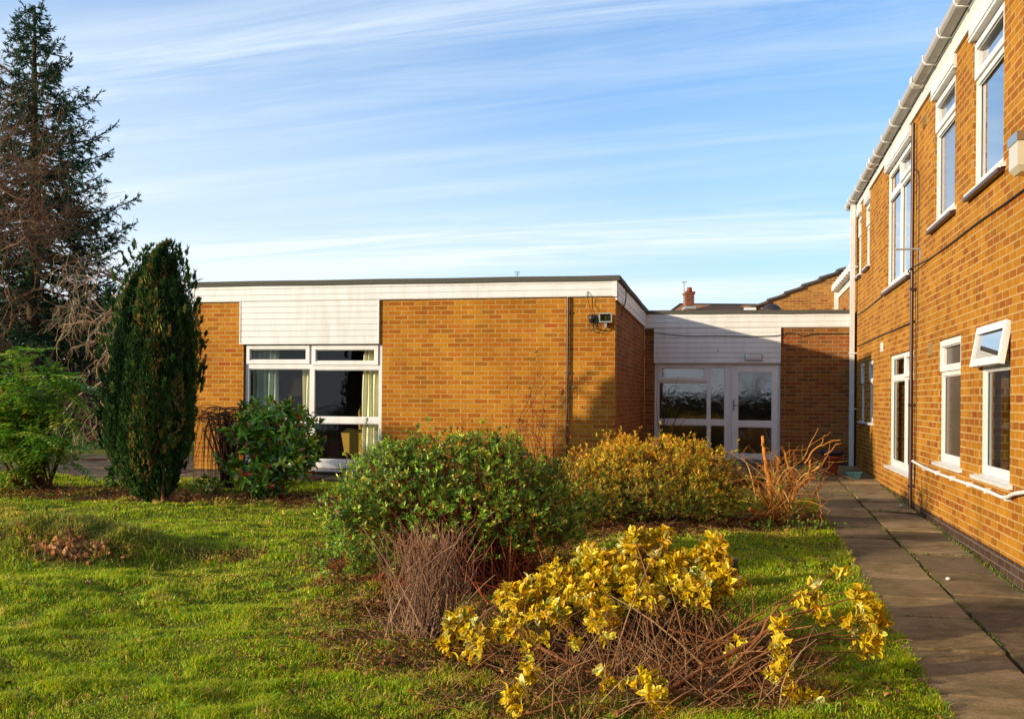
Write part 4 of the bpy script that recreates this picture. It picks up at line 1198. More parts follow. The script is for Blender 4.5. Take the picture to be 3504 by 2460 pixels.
for y0, y1, dens, hh, ww in ((4.3, 5.6, 11500, .030, .0042), (5.6, 7.2, 8000, .029, .0052), (7.2, 9.5, 4600, .028, .0068), (9.5, 12.5, 2600, .027, .009), (12.5, 17.6, 1300, .028, .013)):
    xl = lambda y: -.55 * y - .8
    xr = lambda y: np.minimum(.5 * y + .2, 1.59 + D1[0] * PATH_L + (y - 15.4) * .2273 + .62)
    area = (y1 - y0) * float((xr(np.array([(y0 + y1) / 2])) - xl(np.array([(y0 + y1) / 2])))[0])
    x, y = lawn_pts(y0, y1, int(area * dens), xl, xr)
    a, b_ = to_local(x, y)
    lt = litter(x, y)
    tuft = N1(x * 5.5, y * 7.5); big = N2(x * 1.1 + 3, y * 1.7)
    keep = (~on_paving(x, y) | ((np.abs(a - PATH_L) < .03 + .06 * N3(x * 8, y * 8)))) & (a < 3.0) & ~((b_ > -.9) & (a > -7.3))
    keep &= rng.random(len(x)) > lt * .95
    keep &= rng.random(len(x)) < .35 + 1.0 * N3(x * 9, y * 11)
    x, y, tuft, big, lt = x[keep], y[keep], tuft[keep], big[keep], lt[keep]
    n = len(x)
    h = hh * (.3 + 2.1 * tuft ** 2 + .45 * rng.random(n)) * (1 + .35 * (big - .5))
    c1 = pick(['#98b010', '#b0bc16', '#6c9410', '#c8c020', '#80a412'], n, var=.15)
    dry = pick(['#d8b050', '#c49c40', '#e4c468'], n, var=.15)
    pdry = np.clip((N4(x * .8 + 7, y * 1.3) - .62) * 2.0, 0, .5) + .05 + .35 * (lt > .2)
    c = np.where((rng.random(n) < pdry)[:, None], dry, c1)
    V, F, uv, cc = blades(x, y, h, ww * (.6 + .8 * rng.random(n)), c, .65)
    mb.add(V, F, uv, cc, True)
# scattered coarse tufts
tx_, ty_ = lawn_pts(4.5, 15.5, 460, lambda y: -.545 * y - .3, lambda y: np.minimum(.5 * y, 3.2 + 0 * y))
a, b_ = to_local(tx_, ty_); k = ~on_paving(tx_, ty_) & (a < 2.8) & ~((b_ > -.9) & (a > -7.3)); tx_, ty_ = tx_[k], ty_[k]
q = np.repeat(np.arange(len(tx_)), 26); x = tx_[q] + rng.normal(size=len(q)) * .035; y = ty_[q] + rng.normal(size=len(q)) * .03
V, F, uv, cc = blades(x, y, (.035 + .045 * rng.random(len(tx_)))[q] * (.6 + .6 * rng.random(len(q))), np.full(len(x), .005) + .0005 * y, pick(['#6f9420', '#88a828', '#a8a838', '#c4b050'], len(tx_))[q], .8)
mb.add(V, F, uv, cc, True)
# far lawn behind the side path
x = -22 + 16.5 * rng.random(26000); y = 22.2 + 16 * rng.random(26000) ** 1.5
V, F, uv, cc = blades(x, y, .06 + .05 * rng.random(len(x)), np.full(len(x), .03), pick(['#3f5c22', '#4b6c2a', '#385020'], len(x)), .6)
mb.add(V, F, uv, cc, True)
mb.build('grass', M_grass, label='short winter lawn grass growing between the shrubs and the path', cat='grass', kind='stuff')
# weeds and moss along slab joints and the foot of the wing wall
mb = MB()
px_, py_, hh_ = [], [], []
def joint(a0, b0, a1, b1, n, sp, h):
    tt = rng.random(n); q = np.array([loc2(a0 + (a1 - a0) * t_, b0 + (b1 - b0) * t_) for t_ in tt])
    k = N1(q[:, 0] * 2.3, q[:, 1] * 2.3) > .45
    q = q[k] + rng.normal(size=(k.sum(), 3)) * sp
    px_.extend(q[:, 0]); py_.extend(q[:, 1]); hh_.extend(h * (.4 + rng.random(len(q))))
joint(mid, -11, mid, .5, 1100, .014, .018)
joint(4.07, -11, 4.08, 2, 1100, .02, .03)
joint(PATH_L, -11, PATH_L, -1, 2500, .02, .03)
for c_ in cells_path:
    if rng.random() < .6: joint(c_[0], c_[2], c_[1], c_[2], 90, .008, .016)
x, y, h = np.array(px_), np.array(py_), np.array(hh_)
V, F, uv, cc = blades(x, y, h, np.full(len(x), .007), pick(['#5d7a22', '#6f8a2c', '#4b6a1e', '#8a7a34'], len(x)), .9)
V[:, 2] = np.maximum(V[:, 2], G0(V[:, 1]) - .004)
mb.add(V, F, uv, cc, True)
mb.build('joint_weeds', M_grass, label='small green weeds in the joints between the path slabs', cat='weeds', kind='stuff')
# fallen leaves and dead stalks
mb = MB()
X, Y = [], []
while sum(len(q) for q in X) < 15000:
    x = -7.5 + 12 * rng.random(40000); y = 4.4 + 10.6 * rng.random(40000)
    k = (rng.random(40000) < litter(x, y) * .55 * np.clip(6 / y, .35, 1)) & ~on_paving(x, y) & (np.abs(x) < .56 * y)
    X.append(x[k]); Y.append(y[k])
X.append(-7 + 11 * rng.random(1500)); Y.append(4.6 + 9.5 * rng.random(1500))     # a thin scatter over the lawn
X, Y = np.concatenate(X), np.concatenate(Y)
k = ~on_paving(X, Y); X, Y = X[k], Y[k]
n = len(X)
Dr = rdir(n); Dr[:, 2] *= .35
Nr = np.array([0, 0, 1.]) + rdir(n) * .7
sz = (.018 + .03 * rng.random(n)) * (.8 + Y * .03)
mb.leaves(np.stack([X, Y, G(X, Y) + .006 + .02 * rng.random(n)], -1), Dr, Nr, sz, sz * .6, pick(['#6b3a1c', '#8a4f24', '#a5602c', '#4e2c18', '#b07a3c', '#7a4a2a'], n, [.25, .22, .13, .22, .08, .1], .2), TL, 2.0)
mb.build('leaf_litter', M_leaf, label='brown fallen leaves lying on the bare soil under the shrubs', cat='fallen leaves', kind='stuff')
mb = MB()
X, Y = [], []
while sum(len(q) for q in X) < 4200:
    x = -7.5 + 12 * rng.random(20000); y = 4.4 + 10.6 * rng.random(20000)
    k = (rng.random(20000) < litter(x, y) * .3 * np.clip(6.5 / y, .3, 1)) & ~on_paving(x, y) & (np.abs(x) < .56 * y)
    X.append(x[k]); Y.append(y[k])
X, Y = np.concatenate(X), np.concatenate(Y); n = len(X)
Dr = rdir(n); Dr[:, 2] = np.abs(Dr[:, 2]) * .35; Dr = unit(Dr)
Ln = .06 + .22 * rng.random(n) ** 2
P0 = np.stack([X, Y, G(X, Y) + .012], -1)
tt = np.linspace(0, 1, 4)
bend = rdir(n) * .12
P = P0[:, None] + (Dr * Ln[:, None])[:, None] * tt[None, :, None] + (bend * Ln[:, None])[:, None] * (tt * (1 - tt) * 4)[None, :, None]
P[:, :, 2] = np.maximum(P[:, :, 2], G(P[:, :, 0], P[:, :, 1]) + .004)
mb.tubes(P, np.repeat((.0014 + .0022 * rng.random(n))[:, None], 4, 1), 3, pick(['#9a7850', '#b08d5e', '#7a5535', '#8a5c38'], n))
mb.build('dead_stalks', M_bark, label='dry stalks and twigs strewn over the soil and grass', cat='twigs', kind='stuff')

# earth clods on the mound
t = thing('soil_mound', (MOUND[0], MOUND[1] - .3, gz(MOUND[0], MOUND[1] - .3)), 'low grassy mound with bare crumbling brown earth in the lawn at the left', 'mound')
mb = MB()
for i in range(260):
    cx_, cy_ = -3.9 + rng.normal() * .14, 8.84 + rng.normal() * .05
    if i > 190: cx_, cy_ = -4.85 + rng.normal() * .16, 8.95 + rng.normal() * .05
    r = .012 + .026 * rng.random() ** 2
    u_, v_ = np.meshgrid(np.linspace(0, 2 * np.pi, 7)[:-1], np.linspace(.15, np.pi - .15, 5))
    dd = np.stack([np.cos(u_) * np.sin(v_), np.sin(u_) * np.sin(v_), np.cos(v_)], -1)
    rr = r * (.7 + .6 * rng.random(dd.shape[:2]))[..., None]
    zg = gz(cx_, cy_) + r * .1 + .012 * rng.random()
    V = np.array([cx_, cy_, zg]) + dd * rr
    F = [[j * 6 + k_, j * 6 + (k_ + 1) % 6, (j + 1) * 6 + (k_ + 1) % 6, (j + 1) * 6 + k_] for j in range(4) for k_ in range(6)]
    mb.add(V.reshape(-1, 3), F, None, pick(['#a0683c', '#bc8450', '#7a4c2c', '#c89460'], 1)[0])
mb.build('clods', M_bark, t, kind='stuff')
mb = MB()
n = 2600
x = MOUND[0] - .2 + rng.normal(size=n) * .75; y = MOUND[1] - .02 + rng.normal(size=n) * .20
V, F, uv, cc = blades(x, y, .05 + .07 * rng.random(n), np.full(n, .008), pick(['#7f8a2e', '#9a9440', '#5f7a20', '#a8944a'], n), .9)
mb.add(V, F, uv, cc, True)
n = 600
x = -4.0 + rng.normal(size=n) * .24; y = 8.93 + rng.normal(size=n) * .07
V, F, uv, cc = blades(x, y, .03 + .06 * rng.random(n), np.full(n, .006), pick(['#a8884c', '#8f9438', '#c4a464', '#6f8424'], n), 1.6)
mb.add(V, F, uv, cc, True)
mb.build('rough_grass', M_grass, t)

# ================================================================ plants
def bez(p0, p1, p2, n=5):
    t_ = np.linspace(0, 1, n)[None, :, None]
    return (1 - t_) ** 2 * p0[:, None] + 2 * t_ * (1 - t_) * p1[:, None] + t_ ** 2 * p2[:, None]
def stems_to(mb, base, tips, r0, r1, cols, spread=.12, lift=.5, n=6, sides=4, bend=.08):
    m = len(tips)
    p0 = base + np.concatenate([rng.normal(size=(m, 2)) * spread, np.zeros((m, 1))], 1)
    p1 = p0 * (1 - .45) + tips * .45 + rng.normal(size=(m, 3)) * bend
    p1[:, 2] += lift * (tips[:, 2] - p0[:, 2]) * .35
    P = bez(p0, p1, tips, n)
    R = r0 * (1 - np.linspace(0, 1, n))[None] + r1 * np.linspace(0, 1, n)[None]
    R = R * (.6 + .8 * rng.random((m, 1)))
    mb.tubes(P, R, sides, pick(cols, m))
def blob_pts(blobs, n, shell=.45, zmin=None):
    w = np.array([b_[3] * b_[4] + b_[4] * b_[5] + b_[3] * b_[5] for b_ in blobs]); w = w / w.sum()
    k = rng.choice(len(blobs), n, p=w)
    B = np.array(blobs)[k]
    d_ = rdir(n)
    r = (shell + (1 - shell) * rng.random(n)) ** .5
    r = np.where(rng.random(n) < .2, rng.random(n) ** .33, r)
    lump = 1 + .34 * (N1(d_[:, 0] * 3 + k * 3.1, d_[:, 2] * 3 + k + d_[:, 1] * 2) - .5) * 2
    P = B[:, :3] + d_ * B[:, 3:6] * (r * lump)[:, None]
    return P, d_
def rosettes(mb, tips, dirs, nl, L, Wd, cols, p=None, ang=(.5, 1.35), back=.05, tpl=TD, var=.2, tipcol=None, cvar=.12):
    """whorls of nl leaves at each tip"""
    m = len(tips)
    T = np.repeat(tips, nl, 0); Dd = np.repeat(unit(dirs), nl, 0)
    N_ = m * nl
    s_ = rng.random(N_)
    ref = rdir(N_); perp = unit(np.cross(Dd, ref))
    th = ang[0] + (ang[1] - ang[0]) * s_
    Lf = Dd * np.cos(th)[:, None] + perp * np.sin(th)[:, None]
    P = T - Dd * (s_ * back)[:, None]
    base = pick(cols, m, p, cvar); c = np.repeat(base, nl, 0) * (1 + rng.normal(size=(N_, 1)) * var)
    if tipcol is not None:
        k = (s_ < .2) & (rng.random(N_) < tipcol[1]); c[k] = pick(tipcol[0], k.sum())
    sz = (.65 + .6 * rng.random(N_))
    mb.leaves(P, Lf, Dd + rdir(N_) * .25, L * sz, Wd * sz, np.clip(c, .003, 1), tpl)

UPV = np.array([0, 0, 1.])
# --- variegated euonymus in the foreground: shapes read from the photo at about six metres
eu = D(1560, 1530, 5.55)
eu[2] = gz(eu[0], eu[1])
t = thing('variegated_shrub', eu, 'sprawling shrub with yellow and green variegated leaves on bare brown branches in the foreground', 'shrub')
ebl = []
for px, py, r_, Y_ in ((1435, 1225, 42, 6.3), (1330, 1260, 50, 6.3), (1400, 1290, 60, 6.2), (1500, 1265, 55, 6.2), (1590, 1250, 48, 6.2), (1250, 1300, 48, 6.2), (1320, 1330, 60, 6.1),
                       (1180, 1340, 52, 6.1), (1240, 1370, 50, 6.0), (1450, 1330, 60, 6.05), (1560, 1320, 58, 6.0), (1620, 1300, 38, 6.0), (1350, 1385, 42, 5.9), (1130, 1330, 26, 6.1),
                       (1030, 1400, 38, 6.0), (1075, 1425, 38, 5.9), (1140, 1410, 32, 5.9), (1185, 1440, 26, 5.8), (1010, 1440, 20, 5.9), (1430, 1200, 16, 6.2), (1485, 1200, 18, 6.2), (1610, 1215, 18, 6.1)):
    c = D(px, py, Y_); s_ = Y_ * 1.526 / 3400 * r_
    ebl.append((*c, s_ * .95, s_ * 1.2, s_ * .66))
tips, dr_ = blob_pts(ebl, 900, .3)
dr_ = unit(dr_ * .7 + np.array([0, -.35, .75]))
extra = []
def trail(pts, n, jit):
    P = np.array([D(*p) for p in pts]); k = np.linspace(0, len(P) - 1, n)
    i0 = np.minimum(k.astype(int), len(P) - 2); f_ = (k - i0)[:, None]
    return P[i0] * (1 - f_) + P[i0 + 1] * f_ + rng.normal(size=(n, 3)) * jit
for pts, n_, jit in (([(1880, 1275, 5.6), (1888, 1285, 5.6)], 3, .01), ([(1850, 1310, 5.6), (1800, 1350, 5.55), (1825, 1325, 5.6)], 16, .035),
                     ([(1925, 1335, 5.5), (1945, 1355, 5.5), (1960, 1395, 5.5)], 26, .035), ([(1950, 1390, 5.5), (1948, 1430, 5.5), (1940, 1465, 5.5)], 24, .032), ([(1900, 1380, 5.5), (1940, 1400, 5.5)], 8, .03),
                     ([(1830, 1370, 5.5), (1865, 1385, 5.5)], 4, .02), ([(1640, 1460, 5.4), (1665, 1480, 5.4)], 6, .02), ([(1745, 1400, 5.4), (1750, 1440, 5.35), (1735, 1480, 5.3)], 16, .03),
                     ([(1735, 1490, 5.2), (1755, 1530, 5.15), (1800, 1570, 5.1)], 26, .03), ([(1815, 1560, 5.1), (1840, 1580, 5.1)], 5, .02),
                     ([(1200, 1485, 5.3), (1165, 1520, 5.2), (1150, 1590, 5.0)], 13, .02), ([(1160, 1540, 5.1), (1130, 1590, 5.0)], 5, .02),
                     ([(1350, 1500, 5.1), (1380, 1530, 5.1)], 8, .03), ([(1440, 1500, 5.1), (1470, 1550, 5.0), (1480, 1575, 5.0)], 16, .03), ([(1040, 1490, 5.5), (1080, 1460, 5.7)], 7, .03),
                     ([(1330, 1400, 5.8), (1370, 1430, 5.7), (1240, 1430, 5.8)], 14, .04)):
    extra.append(trail(pts, n_, jit))
ex = np.concatenate(extra)
alltips = np.concatenate([tips, ex]); alld = np.concatenate([dr_, unit(rdir(len(ex)) + [0, -.2, .1])])
mb = MB()
ecols = ['#f8d01c', '#f2c414', '#fadc48', '#e8b614', '#fae890', '#e4c024']
rosettes(mb, alltips, alld, 6, .059, .033, ecols, [.26, .24, .18, .14, .08, .10], (.35, 1.25), .04, TL, .08, cvar=.08)
rosettes(mb, tips - dr_ * .05, dr_, 4, .060, .034, ecols, [.26, .24, .18, .14, .08, .10], (.9, 1.5), .05, TL, .10, cvar=.08)
stray, sdr = blob_pts(ebl, 1300, .1)
rosettes(mb, stray, unit(sdr + UPV * .6), 4, .056, .033, ['#d8a414', '#c89a14', '#e4b824', '#a0981c'], None, (.3, 1.5), .04, TL, .15)
mb.build('leaves', M_varieg, t)
mb = MB()
lower = np.array([eu + [-.15, .25, -.02]])
sel = rng.choice(len(tips), 240, replace=False)
stems_to(mb, eu + np.array([-.05, .35, 0]), tips[sel] + [0, 0, -.02], .0055, .0016, ['#7c5334', '#8f6540', '#6a4228', '#a07a52'], .32, .5, 7, 5, .07)
cl_t = np.array([e[rng.integers(len(e))] for e in extra for _ in range(2)])
stems_to(mb, eu, cl_t, .007, .002, ['#8f6038', '#a57448', '#7a4a2c'], .22, .15, 8, 5, .10)
# thick leaning boughs low on the right
for pts, r0, r1 in (([(1380, 1600, 5.0), (1500, 1545, 5.2), (1600, 1480, 5.35), (1690, 1440, 5.4), (1760, 1385, 5.45), (1830, 1365, 5.5), (1920, 1340, 5.5)], .018, .004),
                    ([(1480, 1585, 5.0), (1560, 1540, 5.2), (1640, 1530, 5.3), (1730, 1490, 5.3), (1800, 1470, 5.4), (1950, 1455, 5.5)], .014, .003),
                    ([(1640, 1500, 5.3), (1700, 1430, 5.4), (1740, 1360, 5.5), (1830, 1320, 5.55), (1885, 1275, 5.6)], .010, .003),
                    ([(1650, 1520, 5.2), (1760, 1425, 5.4), (1850, 1425, 5.5), (1960, 1415, 5.5)], .007, .003),
                    ([(1560, 1560, 5.1), (1690, 1530, 5.15), (1790, 1530, 5.2), (1870, 1590, 5.1)], .007, .003),
                    ([(1490, 1500, 5.4), (1570, 1470, 5.5), (1640, 1430, 5.6), (1690, 1380, 5.7), (1685, 1300, 5.9)], .007, .003),
                    ([(1700, 1505, 5.25), (1790, 1450, 5.35), (1860, 1440, 5.45), (1870, 1435, 5.45)], .006, .003),
                    ([(1500, 1410, 5.6), (1620, 1440, 5.5), (1740, 1490, 5.3), (1800, 1520, 5.2)], .006, .003),
                    ([(1180, 1600, 4.95), (1290, 1560, 5.0), (1380, 1530, 5.15)], .007, .004),
                    ([(1200, 1450, 5.7), (1300, 1500, 5.4), (1450, 1530, 5.3), (1560, 1540, 5.2)], .009, .004)):
    K = np.array([D(*p) for p in pts]); K[:, 2] = np.maximum(K[:, 2], G(K[:, 0], K[:, 1]) + .015)
    m = len(K); tt = np.linspace(0, m - 1, m * 4); i0 = np.minimum(tt.astype(int), m - 2); f_ = (tt - i0)[:, None]; f_ = f_ * f_ * (3 - 2 * f_)
    Q = K[i0] * (1 - f_) + K[i0 + 1] * f_ + rng.normal(size=(len(tt), 3)) * .006
    mb.tubes(Q, np.linspace(r0, r1, len(tt)), 7, pick(['#8a5530', '#94623a'], 1, var=.1), cap=True)
# tangle of thin bare twigs under the canopy
n = 700
P0 = np.stack([rng.uniform(-.9, 1.9, n), rng.uniform(4.9, 6.5, n), np.zeros(n)], -1)
cx_ = D(1450, 1500, 5.5)
P0[:, 0] = np.clip(cx_[0] + rng.normal(size=n) * .5, -2, 1.35)
P0[:, 2] = G(P0[:, 0], P0[:, 1])
ang = rng.uniform(0, 2 * np.pi, n); ln = rng.uniform(.12, .5, n)
P2 = P0 + np.stack([np.cos(ang) * ln, np.sin(ang) * ln * .6, rng.uniform(.02, .42, n)], -1)
P1 = (P0 + P2) / 2 + rng.normal(size=(n, 3)) * .06
P = bez(P0, P1, P2, 5)
P[:, :, 2] = np.maximum(P[:, :, 2], G(P[:, :, 0], P[:, :, 1]) + .005)
mb.tubes(P, np.linspace(.0028, .0012, 5)[None] * (.6 + rng.random((n, 1))), 4, pick(['#8a5f3c', '#a37c54', '#75492c', '#b08f68'], n))
mb.build('branches', M_bark, t)

# --- big green shrub
def shrub(name, label, center, blobs, ntips, nl, L, Wd, cols, p, mat, stemcols, nstem, r0, base_spread, zlow=.12, dirup=.5, tipcol=None, ang=(.4, 1.3), back=.04, tpl=TD, twigs=0, var=.2, cat='shrub', shell=.45, cvar=.15, colf=None, group=None):
    center = np.array([center[0], center[1], gz(center[0], center[1])])
    t = thing(name, center, label, cat, group)
    tips, d_ = blob_pts(blobs, ntips, shell)
    k = tips[:, 2] > G(tips[:, 0], tips[:, 1]) + zlow
    tips, d_ = tips[k], d_[k]
    dirs = unit(d_ + np.array([0, 0, dirup]) + rdir(len(d_)) * .35)
    sh = (rng.random(len(tips)) < .07)[:, None]                 # long shoots break the outline
    tips = tips + sh * (d_ * .6 + UPV * .8) * rng.uniform(.03, .16, (len(tips), 1))
    mb = MB()
    if colf is None: rosettes(mb, tips, dirs, nl, L, Wd, cols, p, ang, back, tpl, var, tipcol, cvar)
    else:
        f_ = colf(tips)
        for lo, cs in ((True, cols[0]), (False, cols[1])):
            k = (rng.random(len(tips)) < f_) == lo
            rosettes(mb, tips[k], dirs[k], nl, L, Wd, cs, None, ang, back, tpl, var, tipcol, cvar)
    mb.build('leaves', mat, t)
    mb = MB()
    sel = rng.choice(len(tips), min(nstem, len(tips)), replace=False)
    stems_to(mb, center, tips[sel], r0, r0 * .25, stemcols, base_spread, .6, 7, 4, .06)
    sel = rng.choice(len(tips), min(len(tips), nstem * 3), replace=False)      # short side twigs to each spray
    m = len(sel); T_ = tips[sel]; B_ = T_ - dirs[sel] * rng.uniform(.08, .3, (m, 1)) + rng.normal(size=(m, 3)) * .03
    mb.tubes(bez(B_, (B_ + T_) / 2 + rng.normal(size=(m, 3)) * .012, T_, 4), np.linspace(.0024, .001, 4)[None] * np.ones((m, 1)), 3, pick(stemcols, m))
    mb.build('stems', M_bark, t)
    return t
def bl(px, py, rx, ry, Y, dy=1.2):
    c = D(px, py, Y); k = Y * 1.526 / 3400
    return (*c, rx * k, rx * k * dy, ry * k)
green = [bl(1000, 1085, 200, 95, 8.55, .75), bl(860, 1090, 110, 95, 8.45, .9), bl(1120, 1080, 130, 95, 8.75, .9), bl(1000, 1140, 225, 75, 8.15, .6), bl(800, 1190, 75, 90, 7.85, .9), bl(1190, 1160, 100, 90, 8.65, .9),
         bl(940, 1010, 75, 38, 8.65), bl(1060, 1000, 60, 35, 8.75), bl(1130, 1010, 45, 40, 8.85), bl(870, 1035, 70, 38, 8.55), bl(770, 1250, 60, 65, 7.3), bl(840, 1260, 70, 50, 7.4), bl(1100, 1220, 140, 60, 8.15, .6), bl(770, 1150, 55, 70, 7.95), bl(1240, 1180, 75, 85, 8.4, .7), bl(1290, 1150, 60, 70, 9.2, .7), bl(1230, 1080, 50, 60, 9.05)]
big = shrub('green_shrub', 'broad rounded green shrub with small pointed leaves and reddish stems, largest in the garden', (-.4, 8.1), green, 6300, 7, .044, .0155,
      ['#6f921e', '#88a82a', '#50761c', '#a4b838', '#3e601a', '#a8902a'], [.26, .2, .22, .12, .15, .05], M_leaf, ['#8a3a20', '#9c4a28', '#6a2c1a', '#a05c34'], 620, .006, .30, .24,
      tipcol=(['#b4c048', '#ccc860', '#b85a28'], .4), back=.035)
# --- golden shrub
gold = [bl(1450, 1130, 185, 70, 11.3, .6), bl(1320, 1150, 80, 62, 11.0, .7), bl(1570, 1140, 90, 60, 11.3, .6), bl(1460, 1075, 170, 85, 12.0, .7), bl(1370, 1040, 80, 55, 12.2), bl(1520, 1020, 80, 45, 12.2), bl(1400, 1000, 45, 28, 12.2), bl(1590, 1060, 65, 60, 12.0), bl(1350, 1095, 110, 65, 11.9, .8), bl(1550, 1110, 95, 60, 11.8, .8), bl(1300, 1070, 60, 60, 12.0), bl(1620, 1110, 35, 50, 11.9)]
zt = D(1400, 960, 12)[2]; zb_ = D(1400, 1150, 12)[2]
shrub('golden_shrub', 'bushy shrub with fine orange and yellow leaves above green ones in front of the entrance', (-.35 + 1.35, 12.0), gold, 9000, 7, .040, .0115,
      (['#d89e1c', '#ecb424', '#c4ac20', '#d09020', '#d4bc28'], ['#5a6c18', '#7a7e1e', '#66761a', '#8f8420']), None, M_leaf, ['#6a4426', '#7d5430', '#8a4a28'], 420, .005, .22, .12,
      tipcol=(['#c8601e', '#d9a62a'], .2), back=.045, colf=lambda q: np.clip((q[:, 2] - zb_) / (zt - zb_) * 1.35 - .18, .04, .97))
# --- rose-like bare thorny shrub between them
def bare(name, label, base, specs, cols, cat='shrub', kids=(2, 5), lr=(.35, .6), depth=2, wob=.12, up=.15, leaf=None, group=None, thick=.5):
    """specs: list of (direction, length, radius) main stems; grows side twigs recursively"""
    base = np.array([base[0], base[1], gz(base[0], base[1]) if len(base) == 2 else base[2]])
    t = thing(name, base, label, cat, group)
    lv = {}
    def grow(p, d, L, r, k, dpt):
        n = 7; pts = [p]; dd = np.array(d, float)
        for i in range(n - 1):
            dd = unit(dd + rng.normal(size=3) * wob + np.array([0, 0, up * .12]))
            pts.append(pts[-1] + dd * L / (n - 1))
        pts = np.array(pts)
        lv.setdefault(dpt, []).append((pts, np.linspace(r, r * thick, n)))
        if dpt >= depth: return
        for _ in range(rng.integers(*kids)):
            i = rng.integers(2, n)
            sd_ = unit(unit(pts[i] - pts[i - 1]) + rdir(1)[0] * .85)
            grow(pts[i], sd_, L * rng.uniform(*lr), r * thick * .75, k, dpt + 1)
    for d, L, r in specs:
        grow(base + np.array([*(rng.normal(size=2) * .04), 0]), unit(np.array(d, float)), L, r, 0, 0)
    mb = MB()
    for dpt, L_ in lv.items():
        mb.tubes(np.array([q[0] for q in L_]), np.array([q[1] for q in L_]), 6 if dpt == 0 else 4, pick(cols, len(L_), var=.15))
    mb.build('stems', M_bark, t)
    ends = np.concatenate([[q[0][-1] for q in L_] for d_, L_ in lv.items() if d_ >= 1]) if depth >= 1 else None
    if leaf:
        cs, nn_, L, Wd = leaf
        k = rng.choice(len(ends), nn_)
        mb = MB(); rosettes(mb, ends[k] + rng.normal(size=(nn_, 3)) * .01, rdir(nn_), 3, L, Wd, cs)
        mb.build('leaves', M_leaf, t)
    return t
rs = D(1235, 1170, 10.2)
bare('rose_bush', 'sparse twiggy rose bush with dark red stems between the green and the golden shrub', (rs[0], rs[1]),
     [((rng.normal() * .35, rng.normal() * .3, 1), rng.uniform(.9, 1.35), .008) for _ in range(16)], ['#5a2c20', '#6d3a28', '#7a4a34'], kids=(3, 6), leaf=(['#8a2a1a', '#5f5a24', '#7a3a20'], 160, .03, .016))
# --- dead brown twiggy clump
dc = D(960, 1425, 6.55)
n = 210
base = np.array([dc[0], dc[1], gz(dc[0], dc[1])])
t = thing('dead_twig_clump', base, 'upright clump of dead brown leafless twigs in front of the large green shrub', 'shrub')
tx = np.stack([base[0] + rng.normal(size=n) * .19 - .02, base[1] + rng.normal(size=n) * .14, base[2] + rng.uniform(.25, .80, n)], -1)
mb = MB()
stems_to(mb, base, tx, .0036, .0012, ['#94705a', '#a8846a', '#7a5844', '#b89878'], .12, .35, 7, 4, .06)
m = 460; k = rng.choice(n, m); B_ = tx[k] * .6 + base * .4 + rng.normal(size=(m, 3)) * .03; B_[:, 2] = base[2] + rng.uniform(.15, .6, m)
T_ = B_ + unit(np.stack([rng.normal(size=m) * .5, rng.normal(size=m) * .4, np.ones(m)], -1)) * rng.uniform(.08, .22, (m, 1))
mb.tubes(bez(B_, (B_ + T_) / 2 + rng.normal(size=(m, 3)) * .012, T_, 4), np.linspace(.002, .001, 4)[None] * np.ones((m, 1)), 3, pick(['#a87c5a', '#bc9672', '#8a6044'], m))
mb.build('stems', M_bark, t)
